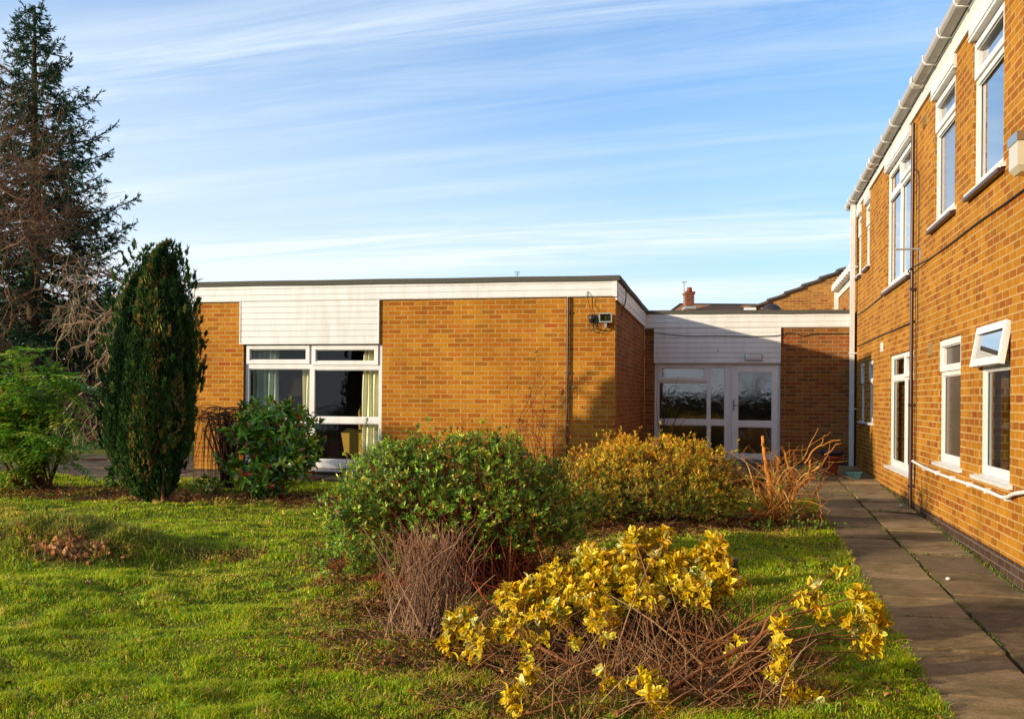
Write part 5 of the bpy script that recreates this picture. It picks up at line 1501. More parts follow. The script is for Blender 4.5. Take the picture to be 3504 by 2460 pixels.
# --- hard-pruned shrub by the entrance path
hp = D(1745, 1172, 11.55)
t = thing('pruned_shrub', (hp[0], hp[1], gz(hp[0], hp[1])), 'hard pruned shrub of sawn orange brown stems and arching twigs beside the path corner', 'shrub')
lv0, lv1 = [], []
mb = MB()
OC = ['#c07c34', '#d09044', '#a8682c', '#dca858']
for pts, r0, r1 in (([(1748, 1172, 11.55), (1728, 1130, 11.5), (1722, 1070, 11.5), (1712, 1010, 11.5), (1709, 978, 11.5)], .034, .017),
                    ([(1752, 1165, 11.6), (1750, 1100, 11.65), (1746, 1050, 11.7), (1745, 1022, 11.7)], .030, .024),
                    ([(1755, 1170, 11.6), (1775, 1110, 11.6), (1770, 1060, 11.6), (1760, 1020, 11.6), (1752, 1002, 11.6)], .026, .017),
                    ([(1756, 1150, 11.5), (1785, 1100, 11.45), (1815, 1060, 11.4), (1840, 1045, 11.4)], .026, .014),
                    ([(1815, 1060, 11.4), (1818, 1030, 11.4)], .016, .013),
                    ([(1765, 1100, 11.6), (1775, 1070, 11.6), (1765, 1030, 11.6)], .018, .014),
                    ([(1745, 1165, 11.5), (1700, 1150, 11.3), (1680, 1140, 11.2)], .022, .018), ([(1745, 1165, 11.5), (1715, 1120, 11.2), (1700, 1095, 11.1)], .018, .014),
                    ([(1740, 1170, 11.5), (1690, 1160, 11.4), (1660, 1175, 11.3)], .02, .012),
                    ([(1840, 1045, 11.4), (1858, 1020, 11.4), (1862, 985, 11.4)], .009, .004), ([(1805, 1040, 11.4), (1830, 1000, 11.4), (1870, 990, 11.4), (1885, 985, 11.4)], .010, .005),
                    ([(1785, 1100, 11.5), (1790, 1075, 11.4), (1810, 1060, 11.3), (1822, 1066, 11.3)], .010, .007),
                    ([(1850, 1020, 11.4), (1880, 995, 11.3), (1886, 993, 11.3)], .008, .006), ([(1800, 1030, 11.5), (1835, 960, 11.5)], .004, .002), ([(1840, 1000, 11.5), (1845, 980, 11.5), (1862, 968, 11.5)], .005, .003),
                    ([(1700, 1045, 11.5), (1740, 1050, 11.5), (1770, 1010, 11.5), (1800, 1010, 11.5), (1850, 975, 11.5)], .005, .003), ([(1830, 1085, 11.3), (1840, 1140, 11.2), (1843, 1175, 11.1)], .006, .003)):
    K = np.array([D(*p) for p in pts]); m = len(K); tt = np.linspace(0, m - 1, m * 3); i0 = np.minimum(tt.astype(int), m - 2); f_ = (tt - i0)[:, None]
    Q = K[i0] * (1 - f_) + K[i0 + 1] * f_ + rng.normal(size=(len(tt), 3)) * .006
    Q[:, 2] = np.maximum(Q[:, 2], G(Q[:, 0], Q[:, 1]))
    mb.tubes(Q, np.linspace(r0, r1, len(tt)), 8, pick(OC, 1, var=.1), cap=True)
mb.build('sawn_stems', M_bark, t)
mb = MB()
n = 130; c0_ = np.array(t.location)
P0 = c0_ + np.stack([rng.normal(size=n) * .18, rng.normal(size=n) * .18, rng.uniform(0, .5, n)], -1)
th = rng.uniform(0, 2 * np.pi, n); ln = rng.uniform(.2, .75, n)
P2 = P0 + np.stack([np.cos(th) * ln, np.sin(th) * ln * .7, rng.uniform(-.05, .55, n)], -1)
P1 = (P0 + P2) / 2 + np.stack([rng.normal(size=n) * .05, rng.normal(size=n) * .05, rng.uniform(.05, .3, n)], -1)
P = bez(P0, P1, P2, 7); P[:, :, 2] = np.maximum(P[:, :, 2], G(P[:, :, 0], P[:, :, 1]) + .01)
mb.tubes(P, np.linspace(.0048, .0018, 7)[None] * (.6 + .8 * rng.random((n, 1))), 4, pick(OC, n))
m = 300; k = rng.integers(0, n, m); j = rng.integers(2, 7, m); B_ = P[k, j]
T_ = B_ + unit(rdir(m) + [0.2, 0, .5]) * rng.uniform(.06, .25, (m, 1))
mb.tubes(bez(B_, (B_ + T_) / 2 + rng.normal(size=(m, 3)) * .015, T_, 4), np.linspace(.0024, .0012, 4)[None] * np.ones((m, 1)), 3, pick(OC, m))
mb.build('twigs', M_bark, t)
mb = MB(); k = rng.choice(n, 26); rosettes(mb, P[k, 4], rdir(26), 4, .05, .03, ['#7f9a2c', '#a0a83a'], None)
mb.build('leaves', M_leaf, t)

# --- glossy evergreen by the front window
ev = [bl(610, 1000, 95, 85, 13.5, .9), bl(570, 960, 60, 55, 13.6), bl(650, 950, 60, 50, 13.6), bl(605, 925, 60, 35, 13.6), bl(560, 1050, 62, 55, 13.3), bl(660, 1040, 58, 50, 13.4), bl(600, 1085, 40, 25, 13.2), bl(690, 985, 28, 45, 13.6)]
e0 = D(605, 1115, 13.45)
shrub('glossy_evergreen', 'rounded evergreen shrub with large glossy leaves and red shoots in front of the window', (e0[0], e0[1]), ev, 470, 8, .125, .043,
      ['#7aa82a', '#98c034', '#568424', '#bccc48', '#487024'], [.3, .22, .25, .08, .15], M_gloss, ['#7a4a34', '#5a3626', '#a8643c'], 60, .012, .09, .05,
      tipcol=(['#b4381c', '#c8602a', '#9a3020'], .3), ang=(.4, 1.5), back=.09, tpl=TL, shell=.3)
# --- weeping wiry shrub
wb = D(505, 1075, 14.4)
base = np.array([wb[0], wb[1], gz(wb[0], wb[1])])
t = thing('weeping_shrub', base, 'leafless weeping shrub of thin dark arching twigs against the left brick pier', 'shrub')
mb = MB()
n = 120
tz_ = D(505, 912, 14.4)[2]
start = base + np.stack([rng.normal(size=n) * .16, rng.normal(size=n) * .12, rng.uniform(.62, 1, n) ** .7 * (tz_ - base[2]) * .98], -1)
th = rng.uniform(0, 2 * np.pi, n)
out = rng.uniform(.08, .62, n)
ex_ = np.stack([np.cos(th) * out - .12 * (np.cos(th) < .3), np.sin(th) * out, np.zeros(n)], -1)
tt = np.linspace(0, 1, 11)
arch = rng.uniform(.03, .14, n); drop = rng.uniform(.35, 1.15, n)
P = start[:, None] + ex_[:, None] * (1 - (1 - tt) ** 2.2)[None, :, None]
P[:, :, 2] += arch[:, None] * 4 * (tt * (1 - tt))[None] - (drop[:, None]) * (tt ** 2)[None]
P += np.cumsum(rng.normal(size=P.shape) * .006, 1)
P[:, :, 2] = np.maximum(P[:, :, 2], base[2] + .02)
mb.tubes(P, np.linspace(.0055, .0022, 11)[None] * (.7 + .5 * rng.random((n, 1))), 4, pick(['#2a1a14', '#3a241a', '#4a3022', '#22150f'], n))
stems_to(mb, base, start[:26], .02, .009, ['#3a281c', '#4a3424'], .04, .1, 7, 6, .03)
mb.build('branches', M_bark, t)
# --- low green plants at the foot of the shrubs
for px, py, Y_, lb, cs in ((720 / 1.526 - 2, 1082, 13.9, 'low tuft of green leaves beside the foot of the dark columnar yew', ['#5a7a26', '#3f6020', '#7a8a34']),
                           (590, 1105, 13.0, 'low red tinged evergreen tuft at the foot of the glossy shrub', ['#3f6a22', '#2e5520', '#7a2418'])):
    c = D(px, py, Y_)
    shrub('ground_plant', lb, (c[0], c[1]), [(c[0], c[1], gz(c[0], c[1]) + .10, .22, .15, .14)], 60, 7, .07, .022, cs, None, M_gloss, ['#5a3a24'], 20, .004, .05, .02, tpl=TL, cat='plant', ang=(.3, 1.3))
c = D(1730, 1180, 11.2)
shrub('ground_plant', 'low patch of small green ground cover below the pruned shrub', (c[0] + .25, c[1]), [(c[0] + .25, c[1], gz(c[0], c[1]) + .05, .5, .2, .07)], 160, 5, .035, .025, ['#5a7a26', '#7f9a34', '#3f5c20'], None, M_leaf, ['#5a3a24'], 30, .002, .2, .015, cat='plant')
c = D(285, 1062, 13.9)
shrub('ground_plant', 'small broad leaved evergreen leaning against the left side of the yew base', (c[0], c[1]), [(c[0], c[1], gz(c[0], c[1]) + .17, .24, .15, .17)], 34, 7, .14, .045, ['#3f6a22', '#6f8a30', '#2e5520'], None, M_gloss, ['#5a3a24'], 14, .005, .05, .03, tpl=TL, cat='plant', ang=(.3, 1.4))
# ================================================================ trees
UP = np.array([0, 0, 1.])
# --- columnar yew, built as many upright plumes
YY_ = 12.78
yb = D(345, 1112, YY_); yb = np.array([yb[0], yb[1], gz(yb[0], yb[1])])
t = thing('columnar_yew', yb, 'tall dark green columnar yew with dense upright foliage at the left of the building', 'tree')
prof_ = [(1124, 318, 366), (1098, 284, 390), (1060, 262, 408), (1000, 234, 425), (950, 227, 438), (850, 224, 450), (750, 235, 456), (650, 256, 436), (600, 283, 424), (560, 308, 418), (545, 338, 414)]
pz_ = np.array([D(340, y, YY_)[2] for y, _, _ in prof_])
pl_ = np.array([D(l, y, YY_)[0] for y, l, _ in prof_]); pr_ = np.array([D(r, y, YY_)[0] for y, _, r in prof_])
mb = MB(); trunkmb = MB()
allP, allD, allC = [], [], []
nplume = 125
for i in range(nplume):   # each plume: a narrow upright spire of sprays
    fx, fy = rng.uniform(-1, 1, 2)
    while fx * fx + fy * fy > 1: fx, fy = rng.uniform(-1, 1, 2)
    rad = math.hypot(fx, fy)
    zt_ = np.interp(1 - rad + rng.normal() * .08, [0, .12, .35, .8], [pz_[4], pz_[6] + .1, pz_[8], pz_[-1] - .02])
    if i % 3 == 0: zt_ = rng.uniform(pz_[1] + .3, pz_[6])
    if i < 5:
        zt_ = pz_[-1] + [.02, -.03, -.04, .0, -.12][i]; fx, fy = [(.1, 0), (.9, .1), (-.8, -.1), (.5, -.2), (-.35, .1)][i]
    zbot = np.clip(zt_ - rng.uniform(.9, 2.2), pz_[0] + .0, 99)
    m = int(470 * (zt_ - zbot))
    h = rng.random(m)
    z = zbot + (zt_ - zbot) * h
    cxm = (np.interp(z, pz_, pl_) + np.interp(z, pz_, pr_)) / 2; hw = (np.interp(z, pz_, pr_) - np.interp(z, pz_, pl_)) / 2
    rr = .125 * np.clip(1 - h, 0, 1) ** .6 * np.clip(h * 5 + .25, 0, 1) + .008
    th = rng.uniform(0, 2 * np.pi, m)
    k_ = np.maximum(hw - .10, .72 * hw)
    x = cxm + fx * k_ + np.cos(th) * rr; y = yb[1] + fy * k_ * .95 + np.sin(th) * rr
    allP.append(np.stack([x, y, z], -1))
    allD.append(unit(np.stack([np.cos(th) * .35, np.sin(th) * .35, np.full(m, 1.)], -1) + rdir(m) * .28))
    tone = rng.choice(3, p=[.5, .36, .14])
    allC.append(pick([['#20381a', '#284220', '#1a2e16'], ['#3a5526', '#44602a'], ['#6f7a3a', '#94743e']][tone], m, var=.2))
P, Dd, Cc = np.concatenate(allP), np.concatenate(allD), np.concatenate(allC)
print('yew', len(P))
s_ = .6 + .7 * rng.random(len(P))
mb.leaves(P, Dd, rdir(len(P)), .062 * s_, .018 * s_, Cc, TD, 1.5)
# loose sprays standing proud of the outline
n = 240
z = rng.uniform(pz_[2], pz_[-1] - .05, n); th = rng.uniform(0, 2 * np.pi, n)
cxm = (np.interp(z, pz_, pl_) + np.interp(z, pz_, pr_)) / 2; hw = (np.interp(z, pz_, pr_) - np.interp(z, pz_, pl_)) / 2
Q0 = np.stack([cxm + np.cos(th) * hw, yb[1] + np.sin(th) * hw * .95, z], -1)
dq = unit(np.stack([np.cos(th) * .25, np.sin(th) * .25, np.full(n, 1.)], -1) + rdir(n) * .15)
u_ = rng.random((n, 22)); Lq = rng.uniform(.05, .13, (n, 1))
Pq = (Q0[:, None] + dq[:, None] * (u_ * Lq)[:, :, None]).reshape(-1, 3)
P = np.concatenate([P, Pq]); Dd = np.concatenate([Dd, unit(np.repeat(dq, 22, 0) + rdir(n * 22) * .45)])
Cc = np.concatenate([Cc, np.repeat(pick(['#2c4622', '#44602a', '#6f7a3a', '#94743e'], n, [.4, .35, .15, .1]), 22, 0)])
s_ = .6 + .7 * rng.random(len(P))
mb.leaves(Pq, Dd[-n * 22:], rdir(n * 22), .06, .017, Cc[-n * 22:], TD, 1.5)
k = rng.random(len(P)) < .8
P3 = P[k]; m = len(P3)
mb.leaves(P3, unit(Dd[k] + rdir(m) * .75), rdir(m), .05 * s_[k], .012, Cc[k] * 1.1, TD, 1.5)
mb.build('foliage', M_needle, t)
tips = np.stack([rng.uniform(pl_[2] + .15, pr_[2] - .15, 14), yb[1] + rng.normal(size=14) * .2, rng.uniform(pz_[3], pz_[4], 14)], -1)
mb = MB(); stems_to(mb, yb, tips, .032, .016, ['#6a4430', '#7a5238'], .09, -.2, 7, 8, .03); mb.build('trunk', M_bark, t)

# --- mahonia-like shrub with pinnate leaves
mbs = D(78, 1092, 14.2); mbs = np.array([mbs[0], mbs[1], gz(mbs[0], mbs[1])])
t = thing('mahonia', mbs, 'spreading shrub with feathery pinnate leaves, yellow flower spikes and several bare trunks at the far left', 'shrub')
t['label'] = 'spreading shrub with feathery divided leaves, yellow flowers and several trunks at the far left'
t.name = 'feathery_shrub'
blobs = [bl(75, 880, 95, 75, 14.2, .8), bl(20, 920, 75, 80, 14.2), bl(140, 900, 55, 65, 14.2), bl(60, 960, 95, 60, 14.0, .8), bl(40, 1010, 60, 40, 13.9), bl(110, 990, 45, 45, 14.0), bl(-60, 920, 60, 90, 14.3), bl(0, 1020, 60, 45, 13.9), bl(120, 1030, 40, 35, 13.8), bl(60, 835, 60, 35, 14.3)]
ros, rd_ = blob_pts(blobs, 125, .3)
rd_ = unit(rd_ + UP * .8)
mb = MB(); rmb = MB()
for q, d in zip(ros, rd_):
    nl = 8
    ref = unit(np.cross(d, rdir(1)[0]))
    ref2 = np.cross(d, ref)
    for k in range(nl):
        th = 2 * np.pi * k / nl + rng.normal() * .25
        o_ = ref * math.cos(th) + ref2 * math.sin(th)
        L_ = rng.uniform(.24, .38)
        tt = np.linspace(0, 1, 7)
        R_ = q + (d * .55 + o_ * .85)[None] * (tt * L_)[:, None] - UP[None] * (tt ** 2 * L_ * .35)[:, None]
        rmb.tubes(R_, np.full(7, .0022), 3, np.array(lin('#6f7a2c')))
        base_c = pick(['#94c43a', '#b8d846', '#6ca02c', '#e4dc58', '#588430'], 1, [.3, .22, .22, .14, .12])[0]
        for s2 in (-1, 1):
            tt2 = np.linspace(.18, .97, 6)
            Pp = np.stack([np.interp(tt2, tt, R_[:, i]) for i in range(3)], -1)
            tan = unit(R_[-1] - R_[0]); sd2 = unit(np.cross(tan, UP)) * s2
            Dl = unit(np.tile(sd2 + tan * .45 - UP * .18, (6, 1)) + rdir(6) * .12)
            mb.leaves(Pp, Dl, np.tile(UP, (6, 1)) + rdir(6) * .15, .105 * (1 - .35 * tt2), .034, np.clip(base_c * (1 + rng.normal(size=(6, 1)) * .15), .003, 1), TD, 1.5)
mb.build('leaves', M_gloss, t)
rmb.build('leaf_stalks', M_bark, t)
mb = MB()
k = rng.choice(len(ros), 16, replace=False)
for q, d in zip(ros[k], rd_[k]):
    n = 26; h = rng.random(n)
    mb.leaves(q + d * .03 + UP * (h * .10)[:, None] + rdir(n) * .015, rdir(n), rdir(n), .016, .012, pick(['#e0b420', '#d8a018', '#e8c840'], n), TD)
mb.build('flowers', M_leaf, t)
hi = ros[ros[:, 2] > mbs[2] + .9]
mb = MB(); stems_to(mb, mbs, hi[rng.choice(len(hi), 30)], .024, .009, ['#7a4e2c', '#94643a', '#5c3a22'], .12, .2, 8, 7, .04); mb.build('trunks', M_bark, t)

# --- contorted bare tree behind the yew
cb = D(340, 1035, 19.0); cb = np.array([cb[0] + .15, 19.0, gz(cb[0], 19.0)])
t = thing('contorted_tree', cb, 'bare tree with pale twisting tangled branches behind the yew', 'tree')
lv = {}
def twist(p, d, L, r, dpt, mx, curl=.32, down=.0, kids=(2, 4), ratio=(.55, .8)):
    n = 10; pts = [p]; dd = np.array(d, float); ax = rdir(1)[0]
    for i in range(n - 1):
        dd = unit(dd + np.cross(ax, dd) * curl + rng.normal(size=3) * .18 - UP * down * dpt * .12)
        if rng.random() < .2: ax = rdir(1)[0]
        pts.append(pts[-1] + dd * L / (n - 1))
    pts = np.array(pts)
    lv.setdefault(dpt, []).append((pts, np.linspace(r, r * .55, n)))
    if dpt >= mx: return
    for _ in range(rng.integers(*kids)):
        i = rng.integers(3, n)
        twist(pts[i], unit(unit(pts[i] - pts[i - 1]) + rdir(1)[0] * .9), L * rng.uniform(*ratio), r * .52, dpt + 1, mx, curl, down, kids, ratio)
fork = D(372, 705, 19.0) - [.12, 0, 0]
lv[0] = [(np.array([cb, cb * .5 + fork * .5 + [.05, 0, 0], fork - [0, 0, .3], fork]), np.array([.10, .09, .08, .07]))]
tm = MB(); tm.tubes(lv[0][0][0], lv[0][0][1], 8, np.array(lin('#8a7a5a'))); lv = {}
for tgt in ((335, 560), (200, 600), (160, 700), (180, 640), (250, 600), (130, 720), (220, 780), (300, 800), (300, 600), (270, 640), (240, 690), (190, 720), (290, 690), (320, 650), (230, 640), (150, 760), (260, 740), (400, 560), (330, 740), (200, 660)):
    q = D(*tgt, 19.0 + rng.normal() * .5); v_ = q - fork
    twist(fork - [0, 0, rng.uniform(0, .5)], unit(v_ + UP * .3), np.linalg.norm(v_) * .95, .035, 1, 4, .30, .55, (4, 6), (.45, .75))
xlim = D(432, 600, 19.0)[0]
lv = {k: [q for q in L_ if q[0][:, 0].max() < xlim] for k, L_ in lv.items()}
for dpt, L_ in lv.items():
    tm.tubes(np.array([q[0] for q in L_]), np.maximum(np.array([q[1] for q in L_]), .004), 6 if dpt < 3 else 4, pick(['#b89a78', '#a08060', '#c8b090', '#8a6a4c'], len(L_), var=.15))
print('contorted', {k: len(v) for k, v in lv.items()})
tm.build('branches', M_bark, t)

# --- spruce
SY = 25.0
sb_ = D(72, 800, SY); sx = sb_[0]
spb = np.array([sx, SY, gz(sx, SY)])
t = thing('spruce', spb, 'very tall dark conifer with upswept branch tips rising at the left edge', 'tree')
top = D(78, 12, SY)[2]
Hh = top - spb[2]
mb = MB(); bm = MB()
bm.tubes([spb, spb + UP * Hh * .5 + [.03, 0, 0], spb + UP * Hh * .85, spb + UP * Hh], [.21, .14, .06, .012], 10, np.array(lin('#54422c')))
pr2 = [(0, .05), (30, 22), (100, 62), (200, 105), (300, 150), (390, 205), (450, 232), (530, 262), (600, 250), (680, 230), (800, 200)]     # reach of branches (view px) by height
LP, LD, LC, TP, TR = [], [], [], [], []
zlist = np.linspace(.0, 1, 172) ** .92
for zi, f_ in enumerate(zlist):
    yv = 14 + f_ * 730
    z = D(72, yv, SY)[2]
    reach = np.interp(yv, [q[0] for q in pr2], [q[1] for q in pr2]) * 1.526 * SY / 3400 * rng.choice([.7, .85, 1.0, 1.16], p=[.25, .3, .3, .15])
    th = zi * 2.4 + rng.normal() * .3
    o_ = np.array([math.cos(th), math.sin(th), 0])
    k = 12; tt = np.linspace(0, 1, k)
    rise = np.interp(yv, [0, 150, 400, 750], [.75, .30, .05, -.15])
    B_ = np.array([sx, SY, z - .25 * reach * max(rise, 0) - .02])[None] + o_[None] * (tt * reach)[:, None] + UP[None] * ((tt * rise - .35 * tt * (1 - tt) + .16 * tt ** 3) * reach)[:, None]
    B_ += np.cumsum(rng.normal(size=B_.shape) * .01, 0)
    TP.append(B_); TR.append(np.linspace(.012 + .012 * reach, .006, k))
    nt_ = int(7 + reach * 11)
    s_ = np.sort(rng.uniform(.18, 1.0, nt_))
    q = np.stack([np.interp(s_, tt, B_[:, i]) for i in range(3)], -1)
    side = np.cross(o_, UP)
    sg = rng.choice([-1, 1], nt_)
    tl_ = (.14 + .34 * (1 - s_) * min(reach, 2.2)) * rng.uniform(.6, 1.2, nt_)
    td = unit(side[None] * sg[:, None] * .8 + o_[None] * .75 - UP[None] * rng.uniform(.0, 1.1, (nt_, 1)) + UP * (s_[:, None] > .8) * .5)
    T2 = q + td * tl_[:, None]
    for a_, b2 in zip(q, T2):
        TP.append(np.stack([np.interp(np.linspace(0, 1, k), [0, 1], [a_[i], b2[i]]) for i in range(3)], -1)); TR.append(np.linspace(.006, .003, k))
    ns = np.maximum((tl_ / .035).astype(int), 3)
    for a_, d_, l_, n_ in zip(q, td, tl_, ns):
        u_ = rng.random(n_); LP.append(a_ + d_ * (u_ * l_)[:, None]); LD.append(unit(d_[None] * 1.0 + rdir(n_) * .75))
    n_ = int(reach * 16) + 6; u_ = rng.uniform(.35, 1.04, n_)
    qq = np.stack([np.interp(u_, tt, B_[:, i]) for i in range(3)], -1)
    LP.append(qq); LD.append(unit((B_[-1] - B_[-2])[None] / np.linalg.norm(B_[-1] - B_[-2]) + rdir(n_) * .7 + UP * .25))
LP, LD = np.concatenate(LP), np.concatenate(LD)
print('spruce', len(LP), len(TP))
s_ = .6 + .8 * rng.random(len(LP))
c = pick(['#24442e', '#2c5236', '#34583c', '#44603a', '#565c34'], len(LP), [.3, .3, .2, .12, .08])
mb.leaves(LP, LD, rdir(len(LP)), .12 * s_, .022 * s_, c, TD, 1.0)
mb.leaves(LP, unit(LD + rdir(len(LP)) * .25), rdir(len(LP)), .12 * s_, .020 * s_, c, TD, 1.0)
mb.build('crown', M_needle, t)
bm.tubes(np.array(TP), np.array(TR), 4, pick(['#4a3828', '#5a4632', '#3a2c20'], len(TP)))
bm.build('trunk', M_bark, t)

# --- bare trees (main one leans in from beyond the left edge; others stand out of frame and comb the sunlight)
def bare_tree(name, label, base, height, reach, cols, seed_dirs, r0=.14, depth=4, lean=(0, 0, 0), group=None, spread=.75, minr=.004, kids=(3, 6), cat='tree', down=0.):
    global lv
    lv = {}
    base = np.array(base, float)
    t = thing(name, base, label, cat, group)
    tm = MB()
    top = base + UP * height * .55 + np.array(lean)
    P = bez(base[None], ((base + top) / 2 + [0.1, 0, 0])[None], top[None], 8)
    tm.tubes(P, np.linspace(r0, r0 * .5, 8)[None], 9, np.array(lin(cols[0])))
    for i in range(seed_dirs):
        j = rng.integers(2, 8); th = i * 2.4
        d = unit(np.array([math.cos(th) * spread, math.sin(th) * spread, .75]))
        twist(P[0, j], d, reach * rng.uniform(.7, 1.1), r0 * .38, 1, depth, .07, down, kids, (.45, .72))
    if seed_dirs == 30:
        lim = D(215, 600, 19.8)[0]; lv = {k_: [q for q in v_ if q[0][:, 0].max() < lim] for k_, v_ in lv.items()}
    for dpt, L_ in lv.items():
        tm.tubes(np.array([q[0] for q in L_]), np.maximum(np.array([q[1] for q in L_]), minr), 6 if dpt < 2 else 3, pick(cols, len(L_), var=.15))
    print(name, sum(len(v) for v in lv.values()))
    tm.build('branches', M_bark, t)
    return t
lb = D(-130, 1035, 19.8)
bare_tree('larch_like_tree', 'tall leafless tree with fine red brown twigs overlapping the conifer at the left edge', (lb[0], 19.8, gz(lb[0], 19.8)), 9.5, 2.5,
          ['#75553f', '#84634a', '#664836', '#927156'], 30, .065, 4, (.1, 0, 0), spread=.8, minr=.003, kids=(4, 7)).name = 'leafless_tree'
for i, (x, y, h_, r_) in enumerate(((-24.0, 5.6, 9.0, 2.2), (-13.0, -3.0, 9, 2.6), (-2.0, -13, 10, 3.4), (5.5, -15, 9, 3.2))):
    bare_tree('leafless_tree', ['leafless tree left of the lawn', 'leafless tree behind the lawn', 'large leafless tree at the rear of the garden', 'leafless tree at the rear right of the garden'][i], (x, y, gz(x, y)), h_, r_, ['#5a4634', '#6a5340', '#4c3a2c'], 12, .11, 3, group='leafless trees around the garden', kids=(4, 7), minr=.006)

# --- evergreen masses in the distance at the left
def mass(name, label, c, rx, ry, rz, n, cols, L=.16, group=None):
    base = (c[0], c[1], gz(c[0], c[1]))
    t = thing(name, base, label, 'bush', group)
    bb = [(c[0] + rng.normal() * rx * .4, c[1] + rng.normal() * ry * .3, base[2] + rz * rng.uniform(.35, .75), rx * rng.uniform(.4, .75), ry * rng.uniform(.5, .8), rz * rng.uniform(.35, .5)) for _ in range(7)]
    P, d = blob_pts(bb, n, .5)
    k = P[:, 2] > base[2] - .05; P, d = P[k], d[k]
    mb = MB(); m = len(P)
    Pq = np.repeat(P, 4, 0) + rng.normal(size=(m * 4, 3)) * L * .6
    mb.leaves(Pq, unit(np.repeat(d, 4, 0) + rdir(m * 4) * .9), rdir(m * 4), L * (.5 + rng.random(m * 4)), L * .35, pick(cols, m * 4, var=.25), TD)
    mb.build('foliage', M_leaf, t)
    mb = MB(); stems_to(mb, np.array(base), P[rng.choice(m, 30)], .05, .012, ['#4a3626', '#5a4430'], .25, .4, 6, 5, .1); mb.build('stems', M_bark, t)
gm_ = 'evergreen bushes screening the far end of the garden'
DK = ['#1e3018', '#26391c', '#182614', '#2c3f20']
for x, y, rx, rz, lb_, cs in ((-17.5, 34, 3.2, 4.6, 'dark evergreen bush at the far left end of the garden', DK), (-13.6, 36, 3.0, 4.4, 'dark evergreen bush beyond the feathery shrub', DK),
                          (-10.6, 33, 2.3, 3.6, 'dark evergreen bush beyond the contorted tree', ['#1e3018', '#2e3a1e', '#33301c']), (-8.2, 30, 1.7, 2.9, 'brownish evergreen bush left of the building corner', ['#2a3019', '#3c3320', '#22301a']),
                          (-21, 33, 3, 4.4, 'dark evergreen bush beyond the left edge', DK)):
    mass('evergreen_bush', lb_, (x, y), rx, 1.6, rz, 2600, cs, .26, gm_)
for px, Y_, lb_, hh in ((150, 25.5, 'small bare twiggy shrub on the far lawn between the feathery shrub and the yew', 1.9), (268 / 1.0 - 60, 27, 'purplish twiggy shrub on the far lawn behind the yew', 2.0)):
    c = D(px, 1000, Y_)
    bare('twiggy_shrub', lb_, (c[0], c[1]), [((rng.normal() * .45, rng.normal() * .4, 1), hh * rng.uniform(.6, 1), .014) for _ in range(15)], ['#5a3c34', '#6a4a40', '#4c3430'], kids=(4, 7), group='bare shrubs on the far lawn', depth=2)

q = D(486, 640, 27.0)
bare_tree('leafless_tree', 'small leafless tree behind the flat roof, only its twig tips showing over the left end', (q[0], 27.0, gz(q[0], 27.0)), 5.0, 1.45, ['#5a4634', '#6a5340'], 9, .06, 3, group='leafless trees around the garden', kids=(3, 5), minr=.006)
q = at(1770, 952, 40.0)
t = thing('tv_aerial', q - np.array([0, 0, 3.0]), 'tiny television aerial poking over the middle of the flat roof edge', 'aerial')
mb = MB(); mb.tubes([q - [0, 0, 3.], q + [0, 0, .27]], [.02, .02], 5); mb.build('mast', M_greym, t)
mb = MB(); mb.tubes([q + [-.12, 0, .24], q + [.12, 0, .24]], [.014, .014], 4); mb.tubes([q + [-.09, 0, .15], q + [.09, 0, .15]], [.014, .014], 4); mb.build('antenna', M_greym, t)

# unseen hedge added behind the camera to darken what the entrance glass mirrors
hd = thing('reflection_hedge', (0, -14.5, gz(0, -14.5)), 'unseen dark hedge added behind the camera to darken the entrance glass', 'hedge')
mb = MB(); n = 9000
P = np.stack([rng.uniform(-16, 16, n), -14.5 + rng.normal(size=n) * .35, -.1 + 2.1 * rng.random(n)], -1)
mb.leaves(P, rdir(n), rdir(n), .3, .22, pick(DK, n), TD)
mb.build('foliage', M_leaf, hd)
mb = MB(); mb.wbox(-16, 16, -14.8, -14.4, 0, 1.85); mb.build('inner_twigs', simple('hedge_twigs', '#1c2412', .95, .3, 5), hd)

# ================================================================ pots and small things
def lathe(mb, c, prof, sides=20, col=None):
    mb.tubes([np.array(c) + [0, 0, z + i * 1e-5] for i, (r, z) in enumerate(prof)], [r for r, z in prof], sides, col)
p = D(1862, 1062, 17.2); pb_ = np.array([p[0], 17.2, gz(p[0], 17.2)])
t = thing('terracotta_pot', pb_, 'terracotta plant pot standing on the paving by the entrance wall', 'pot')
mb = MB(); lathe(mb, pb_, [(.001, .012), (.10, .004), (.105, .02), (.145, .28), (.168, .285), (.172, .34), (.155, .342), (.14, .27), (.001, .26)]); mb.build('pot', M_terra, t)
mb = MB(); lathe(mb, pb_ + [.02, 0, .342], [(.001, .0), (.17, .0), (.20, .05), (.205, .09), (.185, .09), (.001, .05)]); o = mb.build('blue_saucer', M_navy, None, 'dark blue dish resting on top of the terracotta pot', 'dish', origin=pb_ + [.02, 0, .342])
o.name = 'dish'
p = D(1912, 1070, 16.6)
pb_ = np.array([p[0], 16.6, float(G0(16.6)) + .002])
t = thing('planter_trough', pb_, 'small blue green rectangular planter on the path at the foot of the white downpipe', 'planter')
mb = MB()
def frus(mb, c, a0, b0, a1, b1, z0, z1, inner=False):
    V = [np.array(c) + [sx_ * a, sy_ * b_, z] for a, b_, z in ((a0, b0, z0), (a1, b1, z1)) for sx_, sy_ in ((-1, -1), (1, -1), (1, 1), (-1, 1))]
    mb.add(V, [[i, (i + 1) % 4, 4 + (i + 1) % 4, 4 + i] for i in range(4)] + ([[0, 1, 2, 3]]))
frus(mb, pb_, .085, .06, .115, .08, 0, .10); frus(mb, pb_, .100, .066, .103, .069, .045, .052); frus(mb, pb_, .13, .092, .13, .092, .098, .118); frus(mb, pb_, .105, .07, .112, .077, .05, .119)
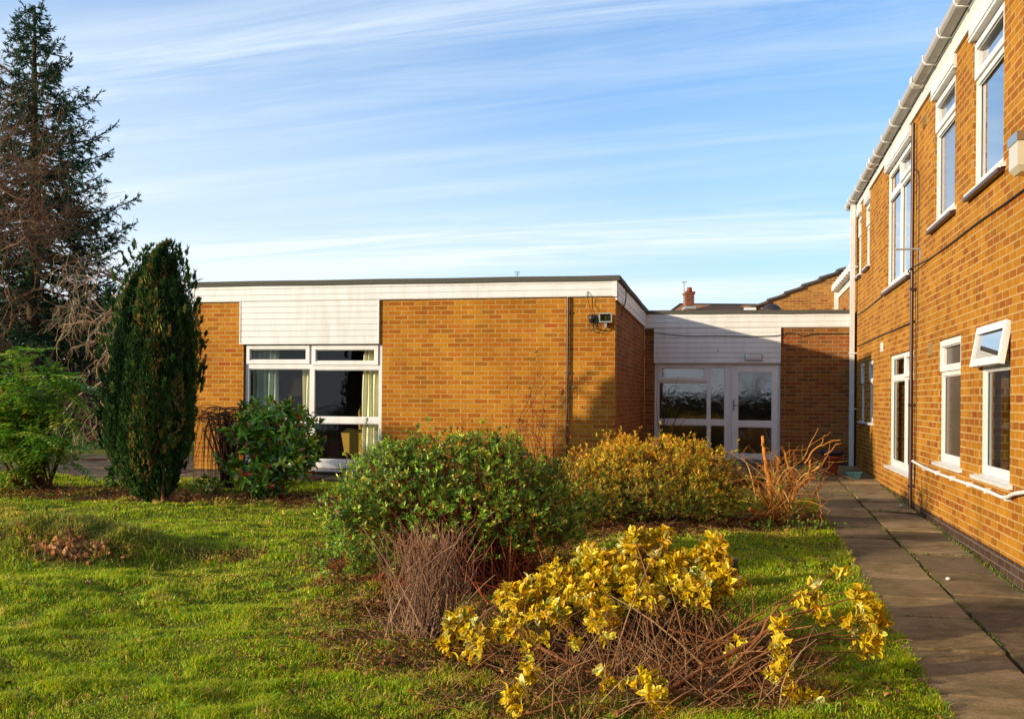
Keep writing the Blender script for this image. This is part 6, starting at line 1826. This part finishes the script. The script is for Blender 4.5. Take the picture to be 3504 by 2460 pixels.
mb.build('trough', M_teal, t)
mb = MB(); mb.wbox(pb_[0] - .11, pb_[0] + .11, pb_[1] - .075, pb_[1] + .075, pb_[2] + .085, pb_[2] + .105); mb.build('soil', simple('potting_soil', '#2a1c12', .95, .3, 60, .004), t)
p = D(1632, 1255, 8.0); pb_ = np.array([p[0], 8.0, gz(p[0], 8.0)])
t = thing('blue_pot', pb_, 'dark blue glazed pot standing on the grass behind the variegated shrub', 'pot')
mb = MB(); lathe(mb, pb_, [(.001, .0), (.06, .0), (.085, .06), (.095, .14), (.08, .2), (.09, .225), (.082, .23), (.07, .2), (.001, .18)], 22); mb.build('pot', M_navy, t)
# potted twiggy plant left of the entrance window
p = loc2(.42, 4.55); pb_ = np.array([p[0], p[1], float(G0(p[1])) + .002])
t = thing('potted_plant', pb_, 'black pot with a thin leafless plant against the entrance window', 'plant')
mb = MB(); lathe(mb, pb_, [(.001, .0), (.13, .0), (.17, .30), (.185, .30), (.185, .34), (.16, .34), (.001, .3)], 20); mb.build('pot', M_black, t)
mb = MB()
for _ in range(9):
    q0 = pb_ + [rng.normal() * .04, rng.normal() * .04, .32]; q2 = q0 + [rng.normal() * .28 + .1, rng.normal() * .12, rng.uniform(.5, 1.45)]
    mb.tubes(bez(q0[None], ((q0 + q2) / 2 + [rng.normal() * .1, 0, .1])[None], q2[None], 7), np.linspace(.007, .002, 7)[None], 5, pick(['#2a1c18', '#3a2820'], 1))
mb.build('stems', M_bark, t)
# a long pale stick poking out of the lawn beside the mound, and a few pebbles of litter on the path
p0 = D(237, 1190, 9.45); p0[2] = gz(p0[0], p0[1]) - .01
mb = MB(); mb.tubes(bez(p0[None], (p0 + [.05, 0, .09])[None], (p0 + [.085, 0, .20])[None], 5), np.array([[.006, .005, .005, .005, .006]]), 6, np.array(lin('#b09a62')))
mb.build('stick', M_bark, None, 'thin pale stick poking out of the grass behind the mound', 'stick', origin=p0)
for px, py, lb_ in ((2020, 1135, 'tiny white pebble on the far slab near the wing wall'), (2126, 1300, 'small white pebble in the middle of the nearer path')):
    xx, zz_ = ray(px * 1.5261, py * 1.5261); Yp = EYE / (.0247 - zz_)
    q = np.array([xx * Yp, Yp, .0247 * Yp + .012])
    mb = MB(); lathe(mb, q - [0, 0, .012], [(.001, 0), (.018, .003), (.023, .012), (.015, .022), (.001, .025)], 9); mb.build('pebble', M_white, None, lb_, 'pebble', origin=q)
